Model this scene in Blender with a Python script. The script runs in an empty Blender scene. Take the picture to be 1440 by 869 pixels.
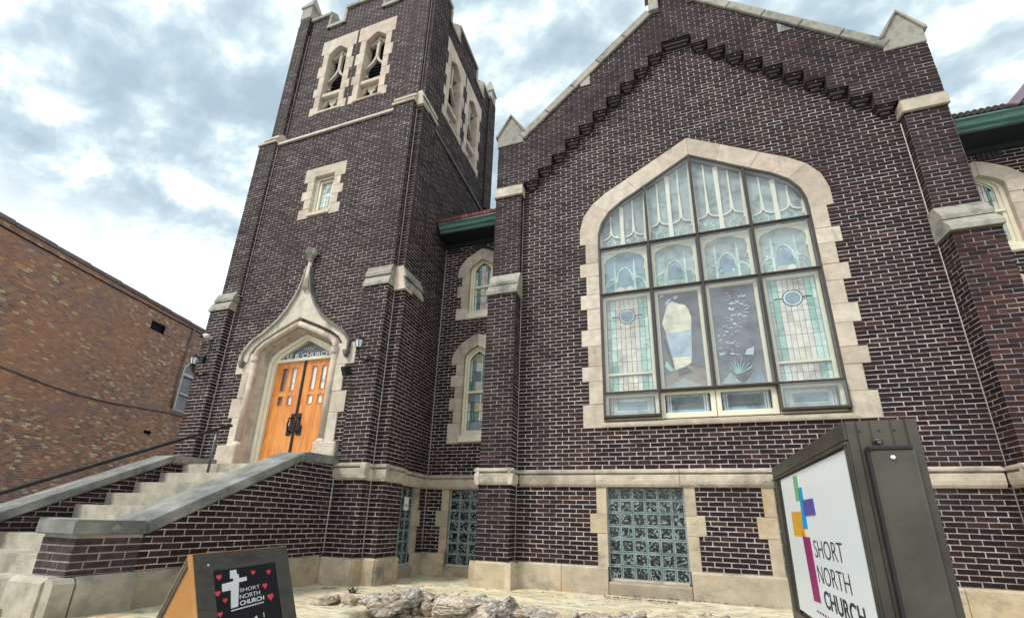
import bpy, bmesh, math, random
import numpy as np
from mathutils import Vector, Matrix
random.seed(7); RNG = np.random.default_rng(11)
S = bpy.context.scene; COL = S.collection
rad = math.radians
# ------------------------------------------------------------------ camera
F_PX, CX, CY = 612.9, 720.0, 540.0
yaw, pitch, roll = rad(-18.803), rad(17.5026), rad(1.7247)
CAM = Vector((0, -7.107, 0))
fwd = Vector((math.sin(yaw)*math.cos(pitch), math.cos(yaw)*math.cos(pitch), math.sin(pitch)))
rgt0 = Vector((math.cos(yaw), -math.sin(yaw), 0)); up0 = rgt0.cross(fwd)
rgt = math.cos(roll)*rgt0 + math.sin(roll)*up0
upv = -math.sin(roll)*rgt0 + math.cos(roll)*up0
cd = bpy.data.cameras.new("camera"); cam = bpy.data.objects.new("camera", cd); COL.objects.link(cam)
cam.matrix_world = Matrix(((rgt.x, upv.x, -fwd.x, CAM.x), (rgt.y, upv.y, -fwd.y, CAM.y), (rgt.z, upv.z, -fwd.z, CAM.z), (0, 0, 0, 1)))
cd.sensor_width = 36; cd.sensor_fit = 'HORIZONTAL'; cd.lens = 36*F_PX/1440
cd.shift_y = (CY-434.5)/1440; cd.clip_start = 0.05; cd.clip_end = 3000
S.camera = cam
S.render.resolution_x = 1024; S.render.resolution_y = 617
S.view_settings.view_transform = 'Standard'; S.view_settings.look = 'None'
S.view_settings.exposure = 1.0; S.view_settings.gamma = 1
# ------------------------------------------------------------------ world
SUN_EL, SUN_AZ = rad(52), rad(215)      # azimuth measured clockwise from +Y
W = bpy.data.worlds.new("World"); S.world = W; W.use_nodes = True
nt = W.node_tree; nt.nodes.clear()
def N(t, tree=None, **kw):
    n = (tree or nt).nodes.new(t)
    for k, v in kw.items(): setattr(n, k, v)
    return n
def setup_world():
    L = nt.links
    out = N('ShaderNodeOutputWorld'); sky = N('ShaderNodeTexSky', sky_type='NISHITA')
    sky.sun_disc = False; sky.sun_elevation = SUN_EL; sky.sun_rotation = SUN_AZ; sky.dust_density = 4
    b1 = N('ShaderNodeBackground'); b1.inputs[1].default_value = 0.1; L.new(sky.outputs[0], b1.inputs[0])
    tc = N('ShaderNodeTexCoord'); sx = N('ShaderNodeSeparateXYZ'); L.new(tc.outputs['Generated'], sx.inputs[0])
    z = N('ShaderNodeMath', operation='ADD'); L.new(sx.outputs[2], z.inputs[0]); z.inputs[1].default_value = 0.22
    zm = N('ShaderNodeMath', operation='MAXIMUM'); L.new(z.outputs[0], zm.inputs[0]); zm.inputs[1].default_value = 0.08
    dx = N('ShaderNodeMath', operation='DIVIDE'); L.new(sx.outputs[0], dx.inputs[0]); L.new(zm.outputs[0], dx.inputs[1])
    dy = N('ShaderNodeMath', operation='DIVIDE'); L.new(sx.outputs[1], dy.inputs[0]); L.new(zm.outputs[0], dy.inputs[1])
    c = N('ShaderNodeCombineXYZ'); L.new(dx.outputs[0], c.inputs[0]); L.new(dy.outputs[0], c.inputs[1])
    mp = N('ShaderNodeMapping'); mp.inputs['Rotation'].default_value = (0, 0, 0.6); mp.inputs['Scale'].default_value = (1.0, 1.5, 1); L.new(c.outputs[0], mp.inputs[0])
    def noise(sc, det, rough, dist=0.0, off=0):
        m2 = N('ShaderNodeMapping'); m2.inputs['Location'].default_value = (off, off*0.7, 0); L.new(mp.outputs[0], m2.inputs[0])
        n = N('ShaderNodeTexNoise'); n.inputs['Scale'].default_value = sc; n.inputs['Detail'].default_value = det
        n.inputs['Roughness'].default_value = rough; n.inputs['Distortion'].default_value = dist; L.new(m2.outputs[0], n.inputs[0]); return n
    def ramp(src, pts):
        r = N('ShaderNodeValToRGB'); e = r.color_ramp.elements
        while len(e) < len(pts): e.new(0.5)
        for i, (p, col) in enumerate(pts): e[i].position = p; e[i].color = (*col, 1)
        L.new(src, r.inputs[0]); return r
    big = noise(1.15, 4, .5, .2, 3.1); sm = noise(6.6, 6, .56, .15, 8.3)
    mixn = N('ShaderNodeMath', operation='MULTIPLY_ADD'); L.new(sm.outputs[0], mixn.inputs[0]); mixn.inputs[1].default_value = .66
    hb = N('ShaderNodeMath', operation='MULTIPLY'); L.new(big.outputs[0], hb.inputs[0]); hb.inputs[1].default_value = .34; L.new(hb.outputs[0], mixn.inputs[2])
    cl = ramp(mixn.outputs[0], [(.38, (.31, .40, .46)), (.46, (.40, .50, .55)), (.51, (.53, .63, .66)), (.56, (.78, .85, .87)), (.61, (1.0, 1.0, 1.0))])
    # pale haze towards the horizon, all the way round
    hz = N('ShaderNodeMapRange'); L.new(sx.outputs[2], hz.inputs[0]); hz.inputs[1].default_value = .50; hz.inputs[2].default_value = .34
    wob = N('ShaderNodeMath', operation='MULTIPLY_ADD'); L.new(big.outputs[0], wob.inputs[0]); wob.inputs[1].default_value = .45; wob.inputs[2].default_value = -.22
    hz2 = N('ShaderNodeMath', operation='ADD', use_clamp=True); L.new(hz.outputs[0], hz2.inputs[0]); L.new(wob.outputs[0], hz2.inputs[1])
    mh = N('ShaderNodeMixRGB'); L.new(hz2.outputs[0], mh.inputs[0]); L.new(cl.outputs[0], mh.inputs[1]); mh.inputs[2].default_value = (.93, .95, .94, 1)
    b2 = N('ShaderNodeBackground'); L.new(mh.outputs[0], b2.inputs[0]); b2.inputs[1].default_value = 0.78
    ms = N('ShaderNodeMixShader'); ms.inputs[0].default_value = .88
    L.new(b1.outputs[0], ms.inputs[1]); L.new(b2.outputs[0], ms.inputs[2]); L.new(ms.outputs[0], out.inputs[0])
setup_world()
sd = bpy.data.lights.new("sun", 'SUN'); sd.energy = 1.5; sd.angle = rad(14); sd.color = (1, .96, .9)
sun = bpy.data.objects.new("sun", sd); COL.objects.link(sun)
sdir = Vector((math.sin(SUN_AZ)*math.cos(SUN_EL), math.cos(SUN_AZ)*math.cos(SUN_EL), math.sin(SUN_EL)))
sun.rotation_euler = sdir.to_track_quat('Z', 'Y').to_euler(); sun.location = sdir*60
# ------------------------------------------------------------------ materials
def mat(name, cols, scale=4, rough=.8, bump=0, bscale=40, stain=None, sscale=.8, per='none', spec=.3, metal=0, streak=None, vary=.0, coat=0, stretch=None):
    """cols: palette picked by per-piece random ('piece') or by noise; stain: (colour, threshold lo, hi) broad weathering"""
    m = bpy.data.materials.new(name); m.use_nodes = True; t = m.node_tree; L = t.links
    b = t.nodes['Principled BSDF']
    tc = N('ShaderNodeTexCoord', t); geo = N('ShaderNodeNewGeometry', t)
    pos = geo.outputs['Position']
    def nz(sc, det=5, r=.6, vec=pos):
        if stretch:
            mp = N('ShaderNodeMapping', t); mp.inputs['Scale'].default_value = stretch; L.new(vec, mp.inputs[0]); vec = mp.outputs[0]
        n = N('ShaderNodeTexNoise', t); n.inputs['Scale'].default_value = sc; n.inputs['Detail'].default_value = det; n.inputs['Roughness'].default_value = r; L.new(vec, n.inputs[0]); return n
    oi = N('ShaderNodeObjectInfo', t)
    ad = N('ShaderNodeMath', t, operation='ADD'); L.new(oi.outputs['Random'], ad.inputs[0]); L.new(geo.outputs['Random Per Island'], ad.inputs[1])
    fr = N('ShaderNodeMath', t, operation='FRACT'); L.new(ad.outputs[0], fr.inputs[0])
    n1 = nz(scale)
    if per == 'piece':
        src = fr.outputs[0]
    else:
        mr = N('ShaderNodeMapRange', t); mr.inputs[1].default_value = .32; mr.inputs[2].default_value = .68; L.new(n1.outputs[0], mr.inputs[0]); src = mr.outputs[0]
    r = N('ShaderNodeValToRGB', t); e = r.color_ramp.elements
    while len(e) < len(cols): e.new(.5)
    for i, c in enumerate(cols):
        e[i].position = i/max(1, len(cols)-1) if per != 'piece' else i/len(cols); e[i].color = (*c, 1)
    if per == 'piece': r.color_ramp.interpolation = 'CONSTANT'
    L.new(src, r.inputs[0]); col = r.outputs[0]
    if per == 'piece' or vary:
        # fine grain and slight per piece value shift
        hs = N('ShaderNodeHueSaturation', t); L.new(col, hs.inputs['Color'])
        mv = N('ShaderNodeMath', t, operation='MULTIPLY_ADD'); L.new(n1.outputs[0], mv.inputs[0]); mv.inputs[1].default_value = .9; mv.inputs[2].default_value = .55
        f2 = N('ShaderNodeMath', t, operation='MULTIPLY'); L.new(fr.outputs[0], f2.inputs[0]); f2.inputs[1].default_value = 7.13
        f3 = N('ShaderNodeMath', t, operation='FRACT'); L.new(f2.outputs[0], f3.inputs[0])
        f4 = N('ShaderNodeMath', t, operation='MULTIPLY_ADD'); L.new(f3.outputs[0], f4.inputs[0]); f4.inputs[1].default_value = vary or .3; f4.inputs[2].default_value = 1-(vary or .3)/2
        f5 = N('ShaderNodeMath', t, operation='MULTIPLY'); L.new(mv.outputs[0], f5.inputs[0]); L.new(f4.outputs[0], f5.inputs[1])
        L.new(f5.outputs[0], hs.inputs['Value']); col = hs.outputs[0]
    if stain:
        for (sc_, lo, hi, ns, st) in (stain if isinstance(stain, list) else [stain]):
            vec = pos
            if st:
                mp = N('ShaderNodeMapping', t); mp.inputs['Scale'].default_value = st; L.new(pos, mp.inputs[0]); vec = mp.outputs[0]
            n2 = N('ShaderNodeTexNoise', t); n2.inputs['Scale'].default_value = ns; n2.inputs['Detail'].default_value = 6; n2.inputs['Roughness'].default_value = .65; L.new(vec, n2.inputs[0])
            mr = N('ShaderNodeMapRange', t); mr.inputs[1].default_value = lo; mr.inputs[2].default_value = hi; mr.inputs[4].default_value = .85; L.new(n2.outputs[0], mr.inputs[0])
            mx = N('ShaderNodeMixRGB', t); L.new(mr.outputs[0], mx.inputs[0]); L.new(col, mx.inputs[1]); mx.inputs[2].default_value = (*sc_, 1); col = mx.outputs[0]
    L.new(col, b.inputs['Base Color'])
    b.inputs['Roughness'].default_value = rough; b.inputs['Metallic'].default_value = metal
    b.inputs['Specular IOR Level'].default_value = spec
    if coat: b.inputs['Coat Weight'].default_value = coat; b.inputs['Coat Roughness'].default_value = .08
    if bump:
        n3 = nz(bscale, 6, .7); bp = N('ShaderNodeBump', t); bp.inputs['Strength'].default_value = bump; bp.inputs['Distance'].default_value = .02
        L.new(n3.outputs[0], bp.inputs['Height']); L.new(bp.outputs[0], b.inputs['Normal'])
    return m
M = {}
M['brick'] = mat('dark_brick', [(.024, .0135, .0145), (.019, .0115, .013), (.031, .016, .016), (.017, .011, .014), (.036, .018, .017), (.022, .014, .0165), (.027, .0145, .014), (.020, .012, .015), (.046, .023, .020)], 14, .7, .5, 60, per='piece', spec=.16, vary=.45,
                 stain=[((.085, .075, .082), .60, .80, .5, None)])
M['brick_rusty'] = mat('worn_red_brick', [(.045, .021, .019), (.032, .017, .017), (.060, .026, .022), (.027, .016, .018), (.075, .032, .025)], 14, .7, .5, 60, per='piece', vary=.45, spec=.16)
M['corbel'] = mat('sooty_brick', [(.034, .026, .028), (.065, .050, .050)], 14, .8, .4, 60, vary=.4)
M['mortar'] = mat('mortar', [(.44, .39, .365), (.66, .60, .56)], 3, .95, .4, 90, stain=[((.17, .155, .16), .52, .70, .45, None), ((.15, .14, .14), .55, .72, 1.4, (1, 1, .3)), ((.30, .26, .24), .50, .60, 14, None)])
M['mortar_soot'] = mat('sooty_mortar', [(.22, .19, .185), (.44, .39, .37)], 2.5, .95, .4, 90, stain=[((.10, .095, .10), .48, .66, .9, None)])
M['caulk'] = mat('pale_joint', [(.50, .46, .43), (.36, .33, .31)], 5, .9)
M['lime'] = mat('limestone', [(.53, .465, .37), (.58, .52, .43), (.49, .425, .34), (.56, .49, .395), (.57, .47, .385)], 7, .85, .35, 50, per='piece', vary=.16,
                stain=[((.33, .285, .235), .54, .76, 1.6, None), ((.16, .15, .145), .585, .74, 2.3, (1, 1, .35))])
M['lime_band'] = mat('stained_band_stone', [(.53, .465, .37), (.58, .52, .43), (.47, .41, .33), (.50, .44, .35)], 7, .88, .4, 45, per='piece', vary=.25, stain=[((.24, .20, .17), .50, .68, 1.5, (1, 1, .5)), ((.12, .11, .105), .55, .70, 3.0, (.6, .6, 1.5))])
M['lime_base'] = mat('base_limestone', [(.50, .42, .29), (.44, .36, .25), (.38, .33, .25), (.52, .44, .33)], 5, .88, .5, 40, per='piece', vary=.3,
                stain=[((.42, .24, .12), .56, .75, 1.3, None), ((.15, .14, .13), .54, .72, 1.9, (1, 1, 1.6))])
M['cap'] = mat('weathered_cap_stone', [(.27, .26, .225), (.37, .355, .30), (.23, .225, .20)], 5, .9, .5, 40, vary=.3, stain=[((.10, .105, .10), .54, .7, 2.2, None)])
M['dark_rim'] = mat('shaded_weathered_stone', [(.11, .105, .10), (.22, .20, .18)], 5, .9, .5, 40)  # weathered grey; its dark tone also paints shade on hood rim and groove
M['concrete'] = mat('concrete_coping', [(.135, .142, .134), (.26, .262, .242)], 3, .85, .5, 30, vary=.25, stain=[((.09, .095, .09), .54, .72, 1.8, None), ((.40, .40, .37), .6, .72, 2.7, None)])
M['step'] = mat('step_concrete', [(.34, .31, .25), (.45, .42, .35)], 4, .9, .5, 30, vary=.2, stain=[((.20, .18, .14), .55, .75, 2, None)])
M['cream'] = mat('cream_paint', [(.72, .68, .52), (.80, .76, .61)], 6, .5, .1, 30)
M['tracery'] = mat('pale_tracery', [(.74, .71, .60), (.82, .79, .68)], 6, .6, .1, 30)
M['tracery_stone'] = mat('belfry_tracery_stone', [(.42, .38, .31), (.52, .475, .40)], 6, .85, .3, 40)
M['bronze'] = mat('brown_window_bar', [(.060, .050, .042), (.085, .072, .06)], 8, .45, .1, 40, metal=.2)
M['signmetal'] = mat('sign_bronze_metal', [(.075, .069, .056), (.092, .084, .068)], 3, .42, .08, 20, metal=.35, vary=.12, stain=[((.085, .08, .07), .6, .8, 3, None)])
M['signdark'] = mat('sign_dark_gasket', [(.02, .022, .022), (.03, .03, .03)], 3, .5)
M['door'] = mat('varnished_oak', [(.60, .21, .04), (.72, .30, .07), (.56, .18, .035), (.76, .33, .09)], 3.2, .38, .12, 40, stretch=(3, 3, .35), coat=.25)
M['iron'] = mat('black_iron', [(.012, .012, .014), (.03, .03, .033)], 9, .4, .15, 50, metal=.3)
M['steel'] = mat('worn_steel', [(.17, .18, .19), (.09, .10, .11)], 9, .4, .1, 50, metal=.6)
M['white_plastic'] = mat('white_plastic', [(.62, .63, .64), (.7, .7, .7)], 9, .4)
M['green_copper'] = mat('green_gutter', [(.045, .12, .105), (.12, .24, .20), (.035, .09, .085)], 3, .6, .2, 30, stretch=(.5, 1, 4))
M['soffit'] = mat('dark_soffit', [(.010, .016, .02), (.016, .024, .028)], 3, .7)
M['redtile'] = mat('red_roof_tile', [(.24, .07, .06), (.32, .11, .09), (.19, .06, .055)], 8, .7, .3, 30, per='piece')
M['browntile'] = mat('brown_roof_edge', [(.07, .055, .055), (.10, .075, .07)], 8, .8, .3, 30)
M['purple'] = mat('mauve_coping', [(.20, .155, .21), (.27, .22, .27)], 8, .6)
M['dark'] = mat('dark_interior', [(.008, .009, .014), (.012, .013, .02)], 3, .9)
M['belfry_shade'] = mat('dark_belfry_shade', [(.008, .010, .02), (.012, .014, .024)], 3, .9)  # near-black colour standing for the shade inside the belfry
M['lead'] = mat('lead_came', [(.03, .035, .04), (.05, .055, .06)], 9, .5, metal=.4)
M['nbrick'] = mat('mottled_brown_brick', [(0.426, 0.201, 0.115), (0.301, 0.169, 0.123), (0.482, 0.232, 0.126), (0.231, 0.139, 0.125), (0.370, 0.185, 0.112), (0.274, 0.155, 0.142), (0.542, 0.304, 0.159), (0.344, 0.192, 0.132), (0.440, 0.203, 0.137), (0.218, 0.138, 0.132), (0.386, 0.214, 0.135), (0.485, 0.274, 0.155), (0.286, 0.161, 0.115), (0.330, 0.185, 0.145), (0.412, 0.200, 0.108), (.62, .47, .31)], 6, .85, .3, 40, per='piece', vary=.35,
                  stain=[((.50, .22, .10), .48, .72, .32, None), ((.24, .17, .17), .53, .72, .6, (1, 1, 2)), ((.42, .36, .31), .66, .86, .5, None)])
M['nmortar'] = mat('brown_mortar', [(.36, .29, .24), (.46, .385, .32)], 3, .95)
M['ncoping'] = mat('mauve_grey_coping', [(.17, .13, .13), (.24, .19, .18)], 3, .9, .3, 20)
M['ncream'] = mat('off_white_frame', [(.55, .52, .48), (.62, .6, .55)], 5, .6)
M['ground'] = mat('asphalt', [(.045, .045, .047), (.065, .064, .062)], 6, .95, .5, 60)
M['walk'] = mat('sidewalk_concrete', [(.28, .27, .25), (.36, .35, .32)], 3, .9, .4, 40)
M['yard'] = mat('sandy_paved_ground', [(.70, .61, .37), (.60, .52, .34), (.74, .68, .50), (.48, .39, .23)], 2.2, .95, .7, 14,
                stain=[((.30, .28, .24), .52, .62, 3.2, (1, 2.2, 1)), ((.50, .30, .13), .56, .74, 1.1, None), ((.20, .18, .15), .58, .66, 7, (1, 1.6, 1)), ((.72, .70, .63), .58, .70, 2.1, None)])
M['rock'] = mat('grey_brown_field_stone', [(.40, .33, .25), (.33, .285, .235), (.46, .38, .28), (.34, .32, .285), (.44, .35, .25), (.29, .26, .225)], 12, .95, 1.0, 30, per='piece', vary=.4, spec=.1,
                stain=[((.66, .62, .54), .48, .60, 13, (1, 1, 2.2)), ((.05, .045, .04), .54, .64, 16, (1, 1, 2))])
M['crack'] = mat('dark_gap', [(.01, .01, .01), (.015, .013, .012)], 5, .95)
M['leaf'] = mat('weed_leaf', [(.09, .10, .05), (.06, .08, .04)], 20, .8)
M['boardwood'] = mat('grey_stained_wood', [(.055, .054, .047), (.095, .09, .078), (.07, .067, .058)], 5, .55, .4, 40, stretch=(4, .6, 4))
M['boardedge'] = mat('raw_pine_edge', [(.42, .20, .065), (.50, .26, .10)], 4, .6, .2, 30)
M['chalkboard'] = mat('black_poster', [(.006, .007, .012), (.008, .010, .018)], 4, .35)
M['white'] = mat('white_print', [(.8, .8, .8), (.78, .79, .8)], 4, .5)
M['red_heart'] = mat('red_heart_print', [(.70, .055, .09), (.78, .09, .13)], 14, .5)
def flat(name, c, rough=.5, per=0, nz=8): return mat(name, [tuple(x*.85 for x in c), c], nz, rough)
M['sg_white'] = mat('sign_white_face', [(.80, .88, .92), (.88, .93, .94)], 1.5, .3, stretch=(.3, .3, 2.4))
for nm, c in dict(p_green=(.20, .52, .25), p_cyan=(0, .36, .72), p_blue=(.11, .09, .42), p_orange=(.80, .42, .03), p_magenta=(.32, .012, .15), p_ink=(.02, .02, .035), p_teal=(0, .22, .16), p_amber=(.62, .24, .02)).items(): M[nm] = flat(nm+'_print', c)
def sglass(name, a, b_, sc=5): return mat(name, [a, b_, tuple((x+y)/2*1.15 for x, y in zip(a, b_))], sc, .22, .25, 14, vary=.35, spec=.6)
M['g_green'] = sglass('green_glass', (.14, .34, .28), (.32, .52, .45)); M['g_blue'] = sglass('blue_glass', (.13, .21, .28), (.22, .31, .37))
M['g_pale'] = sglass('pale_glass', (.50, .465, .43), (.66, .61, .56)); M['g_grey'] = sglass('grey_blue_glass', (.24, .29, .31), (.38, .43, .43))
M['g_aqua'] = sglass('pale_aqua_glass', (.34, .50, .49), (.52, .65, .62)); M['g_dark'] = sglass('dark_violet_glass', (.06, .065, .085), (.14, .145, .17), 3)
M['g_amber'] = sglass('amber_glass', (.34, .33, .14), (.52, .49, .27)); M['g_pink'] = sglass('pink_glass', (.56, .48, .45), (.68, .60, .55))
M['g_sky'] = sglass('pale_blue_glass', (.42, .52, .68), (.52, .62, .75)); M['g_brown'] = sglass('brown_glass', (.17, .14, .12), (.25, .21, .18)); M['g_cream'] = sglass('cream_glass', (.60, .56, .42), (.68, .64, .52))
M['g_slate'] = sglass('dark_teal_glass', (.07, .11, .12), (.14, .19, .19)); M['g_dgreen'] = sglass('deep_green_glass', (.05, .15, .10), (.12, .28, .19)); M['g_transom'] = sglass('slate_glass', (.05, .07, .08), (.12, .15, .15)); M['g_red'] = sglass('rust_glass', (.30, .08, .05), (.4, .14, .08)); M['g_door'] = sglass('pale_door_glass', (.42, .52, .58), (.75, .80, .80), 6)
def storm():
    m = bpy.data.materials.new('storm_glass'); m.use_nodes = True; t = m.node_tree; t.nodes.clear(); L = t.links
    o = N('ShaderNodeOutputMaterial', t); tr = N('ShaderNodeBsdfTransparent', t); tr.inputs[0].default_value = (.97, .99, .985, 1)
    gl = N('ShaderNodeBsdfGlossy', t); gl.inputs['Roughness'].default_value = .06
    df = N('ShaderNodeBsdfDiffuse', t); df.inputs[0].default_value = (.62, .66, .70, 1)
    fz = N('ShaderNodeFresnel', t); fz.inputs[0].default_value = 1.45
    ml = N('ShaderNodeMath', t, operation='MULTIPLY_ADD', use_clamp=True); L.new(fz.outputs[0], ml.inputs[0]); ml.inputs[1].default_value = 1.0; ml.inputs[2].default_value = .0
    n = N('ShaderNodeTexNoise', t); n.inputs['Scale'].default_value = 1.3; g = N('ShaderNodeNewGeometry', t); L.new(g.outputs['Position'], n.inputs[0])
    mr = N('ShaderNodeMapRange', t); L.new(n.outputs[0], mr.inputs[0]); mr.inputs[1].default_value = .3; mr.inputs[2].default_value = .7; mr.inputs[3].default_value = .05; mr.inputs[4].default_value = .20
    ff = N('ShaderNodeMath', t, operation='SUBTRACT'); ff.inputs[0].default_value = 1; L.new(g.outputs['Backfacing'], ff.inputs[1])
    k1 = N('ShaderNodeMath', t, operation='MULTIPLY'); L.new(mr.outputs[0], k1.inputs[0]); L.new(ff.outputs[0], k1.inputs[1])
    k2 = N('ShaderNodeMath', t, operation='MULTIPLY'); L.new(ml.outputs[0], k2.inputs[0]); L.new(ff.outputs[0], k2.inputs[1])
    m1 = N('ShaderNodeMixShader', t); L.new(k1.outputs[0], m1.inputs[0]); L.new(tr.outputs[0], m1.inputs[1]); L.new(df.outputs[0], m1.inputs[2])
    m2 = N('ShaderNodeMixShader', t); L.new(k2.outputs[0], m2.inputs[0]); L.new(m1.outputs[0], m2.inputs[1]); L.new(gl.outputs[0], m2.inputs[2]); L.new(m2.outputs[0], o.inputs[0])
    return m
M['storm'] = storm()
def glassblock():
    m = bpy.data.materials.new('wavy_glass_block'); m.use_nodes = True; t = m.node_tree; L = t.links; b = t.nodes['Principled BSDF']
    g = N('ShaderNodeNewGeometry', t); n = N('ShaderNodeTexNoise', t); n.inputs['Scale'].default_value = 15; n.inputs['Detail'].default_value = .4; n.inputs['Distortion'].default_value = 1.6; L.new(g.outputs['Position'], n.inputs[0])
    n2 = N('ShaderNodeTexNoise', t); n2.inputs['Scale'].default_value = 15; n2.inputs['Detail'].default_value = .6; n2.inputs['Distortion'].default_value = 2.0; L.new(g.outputs['Position'], n2.inputs[0])
    r = N('ShaderNodeValToRGB', t); e = r.color_ramp.elements; e[0].position = .54; e[0].color = (.004, .007, .009, 1); e[1].position = .64; e[1].color = (.20, .26, .27, 1); L.new(n2.outputs[0], r.inputs[0]); L.new(r.outputs[0], b.inputs['Base Color'])  # pale end of the ramp paints wavy reflections into the block colour
    bp = N('ShaderNodeBump', t); bp.inputs['Strength'].default_value = .6; bp.inputs['Distance'].default_value = .014; L.new(n.outputs[0], bp.inputs['Height']); L.new(bp.outputs[0], b.inputs['Normal'])
    b.inputs['Roughness'].default_value = .08; b.inputs['Specular IOR Level'].default_value = .7
    return m
M['gblock'] = glassblock()
M['gblock_rim'] = mat('glass_block_edge', [(.17, .245, .245), (.28, .355, .35)], 8, .3, vary=.3)
M['lampglass'] = mat('frosted_lamp_glass', [(.55, .60, .64), (.7, .74, .76)], 9, .25)
# ------------------------------------------------------------------ builders
def empty(name, loc, label, cat, group=None):
    o = bpy.data.objects.new(name, None); COL.objects.link(o); o.location = loc; o['label'] = label; o['category'] = cat
    if group: o['group'] = group
    return o
def link(name, me, m, parent=None, kind=None, label=None):
    o = bpy.data.objects.new(name, me); COL.objects.link(o)
    if m and not me.materials: me.materials.append(M[m] if isinstance(m, str) else m)
    if parent is not None:
        o.parent = parent
        off = Vector((0, 0, 0)); p = parent
        while p is not None: off += p.location; p = p.parent
        o.location = -off
    if kind: o['kind'] = kind
    if label: o['label'] = label
    return o
def recenter(o):
    """move the object's origin to the middle of its mesh"""
    me = o.data; n = len(me.vertices)
    if not n: return o
    c = sum((v.co for v in me.vertices), Vector())/n
    me.transform(Matrix.Translation(-c)); o.location = o.location + c
    return o
def from_bm(name, bm, m, parent=None, **k):
    bmesh.ops.recalc_face_normals(bm, faces=bm.faces[:])
    me = bpy.data.meshes.new(name); bm.to_mesh(me); bm.free(); return link(name, me, m, parent, **k)
class Fr:
    """facade frame: point(u, z, d) with d metres out of the wall"""
    def __init__(s, O, U, Nn): s.O = Vector(O); s.U = Vector(U); s.N = Vector(Nn)
    def p(s, u, z, d=0): return s.O + s.U*u + s.N*d + Vector((0, 0, z))
def FY(y): return Fr((0, y, 0), (1, 0, 0), (0, -1, 0))      # faces the street
def FX(x): return Fr((x, 0, 0), (0, 1, 0), (1, 0, 0))       # faces +X
def FXm(x): return Fr((x, 0, 0), (0, 1, 0), (-1, 0, 0))     # faces -X
def plate(name, fr, pts, d0, d1, m, parent=None, bev=.006, shrink=0, **k):
    bm = bmesh.new()
    if shrink:
        cu = sum(p[0] for p in pts)/len(pts); cz = sum(p[1] for p in pts)/len(pts)
        pts = [(u+(shrink if u < cu else -shrink), z+(shrink if z < cz else -shrink)) for u, z in pts]
    a = [bm.verts.new(fr.p(u, z, d0)) for u, z in pts]; b = [bm.verts.new(fr.p(u, z, d1)) for u, z in pts]
    n = len(pts); bm.faces.new(a); bm.faces.new(b[::-1])
    for i in range(n): bm.faces.new((a[i], b[i], b[(i+1) % n], a[(i+1) % n]))
    bmesh.ops.recalc_face_normals(bm, faces=bm.faces[:])
    if bev:
        fb = [e for e in bm.edges if all(v in b for v in e.verts)]
        try: bmesh.ops.bevel(bm, geom=fb, offset=bev, segments=1, affect='EDGES')
        except Exception: pass
    return from_bm(name, bm, m, parent, **k)
def rect(u0, u1, z0, z1): return [(u0, z0), (u1, z0), (u1, z1), (u0, z1)]
def box(name, x0, x1, y0, y1, z0, z1, m, parent=None, bev=0, **k):
    bm = bmesh.new(); bmesh.ops.create_cube(bm, size=1)
    for v in bm.verts: v.co = Vector(((x0+x1)/2+v.co.x*(x1-x0), (y0+y1)/2+v.co.y*(y1-y0), (z0+z1)/2+v.co.z*(z1-z0)))
    if bev: bmesh.ops.bevel(bm, geom=bm.edges[:], offset=bev, segments=2, affect='EDGES')
    return from_bm(name, bm, m, parent, **k)
def multi(name, boxes, m, parent=None, **k):
    bm = bmesh.new()
    for (x0, x1, y0, y1, z0, z1) in boxes:
        r = bmesh.ops.create_cube(bm, size=1)
        for v in r['verts']: v.co = Vector(((x0+x1)/2+v.co.x*(x1-x0), (y0+y1)/2+v.co.y*(y1-y0), (z0+z1)/2+v.co.z*(z1-z0)))
    return from_bm(name, bm, m, parent, **k)
def prof(name, fr, u0, u1, pr, m, parent=None, **k):
    """sweep a (d, z) profile from u0 to u1"""
    bm = bmesh.new(); a = [bm.verts.new(fr.p(u0, z, d)) for d, z in pr]; b = [bm.verts.new(fr.p(u1, z, d)) for d, z in pr]; n = len(pr)
    bm.faces.new(a); bm.faces.new(b[::-1])
    for i in range(n): bm.faces.new((a[i], b[i], b[(i+1) % n], a[(i+1) % n]))
    return from_bm(name, bm, m, parent, **k)
def tube_bm(bm, pts, r, seg=8, cap=True):
    pts = [Vector(p) for p in pts]; rings = []
    for i, p in enumerate(pts):
        t = (pts[min(i+1, len(pts)-1)]-pts[max(i-1, 0)]).normalized()
        a = t.orthogonal().normalized() if i == 0 else (pa - t*pa.dot(t)).normalized()
        pa = a; b = t.cross(a); rr = r[i] if isinstance(r, (list, tuple)) else r
        rings.append([bm.verts.new(p+(a*math.cos(2*math.pi*j/seg)+b*math.sin(2*math.pi*j/seg))*rr) for j in range(seg)])
    for q, w in zip(rings, rings[1:]):
        for j in range(seg): bm.faces.new((q[j], q[(j+1) % seg], w[(j+1) % seg], w[j]))
    if cap: bm.faces.new(rings[0][::-1]); bm.faces.new(rings[-1])
def tube(name, pts, r, m, parent=None, seg=10, **k):
    bm = bmesh.new(); tube_bm(bm, pts, r, seg); o = from_bm(name, bm, m, parent, **k)
    for p in o.data.polygons: p.use_smooth = len(p.vertices) == 4
    return o
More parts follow.
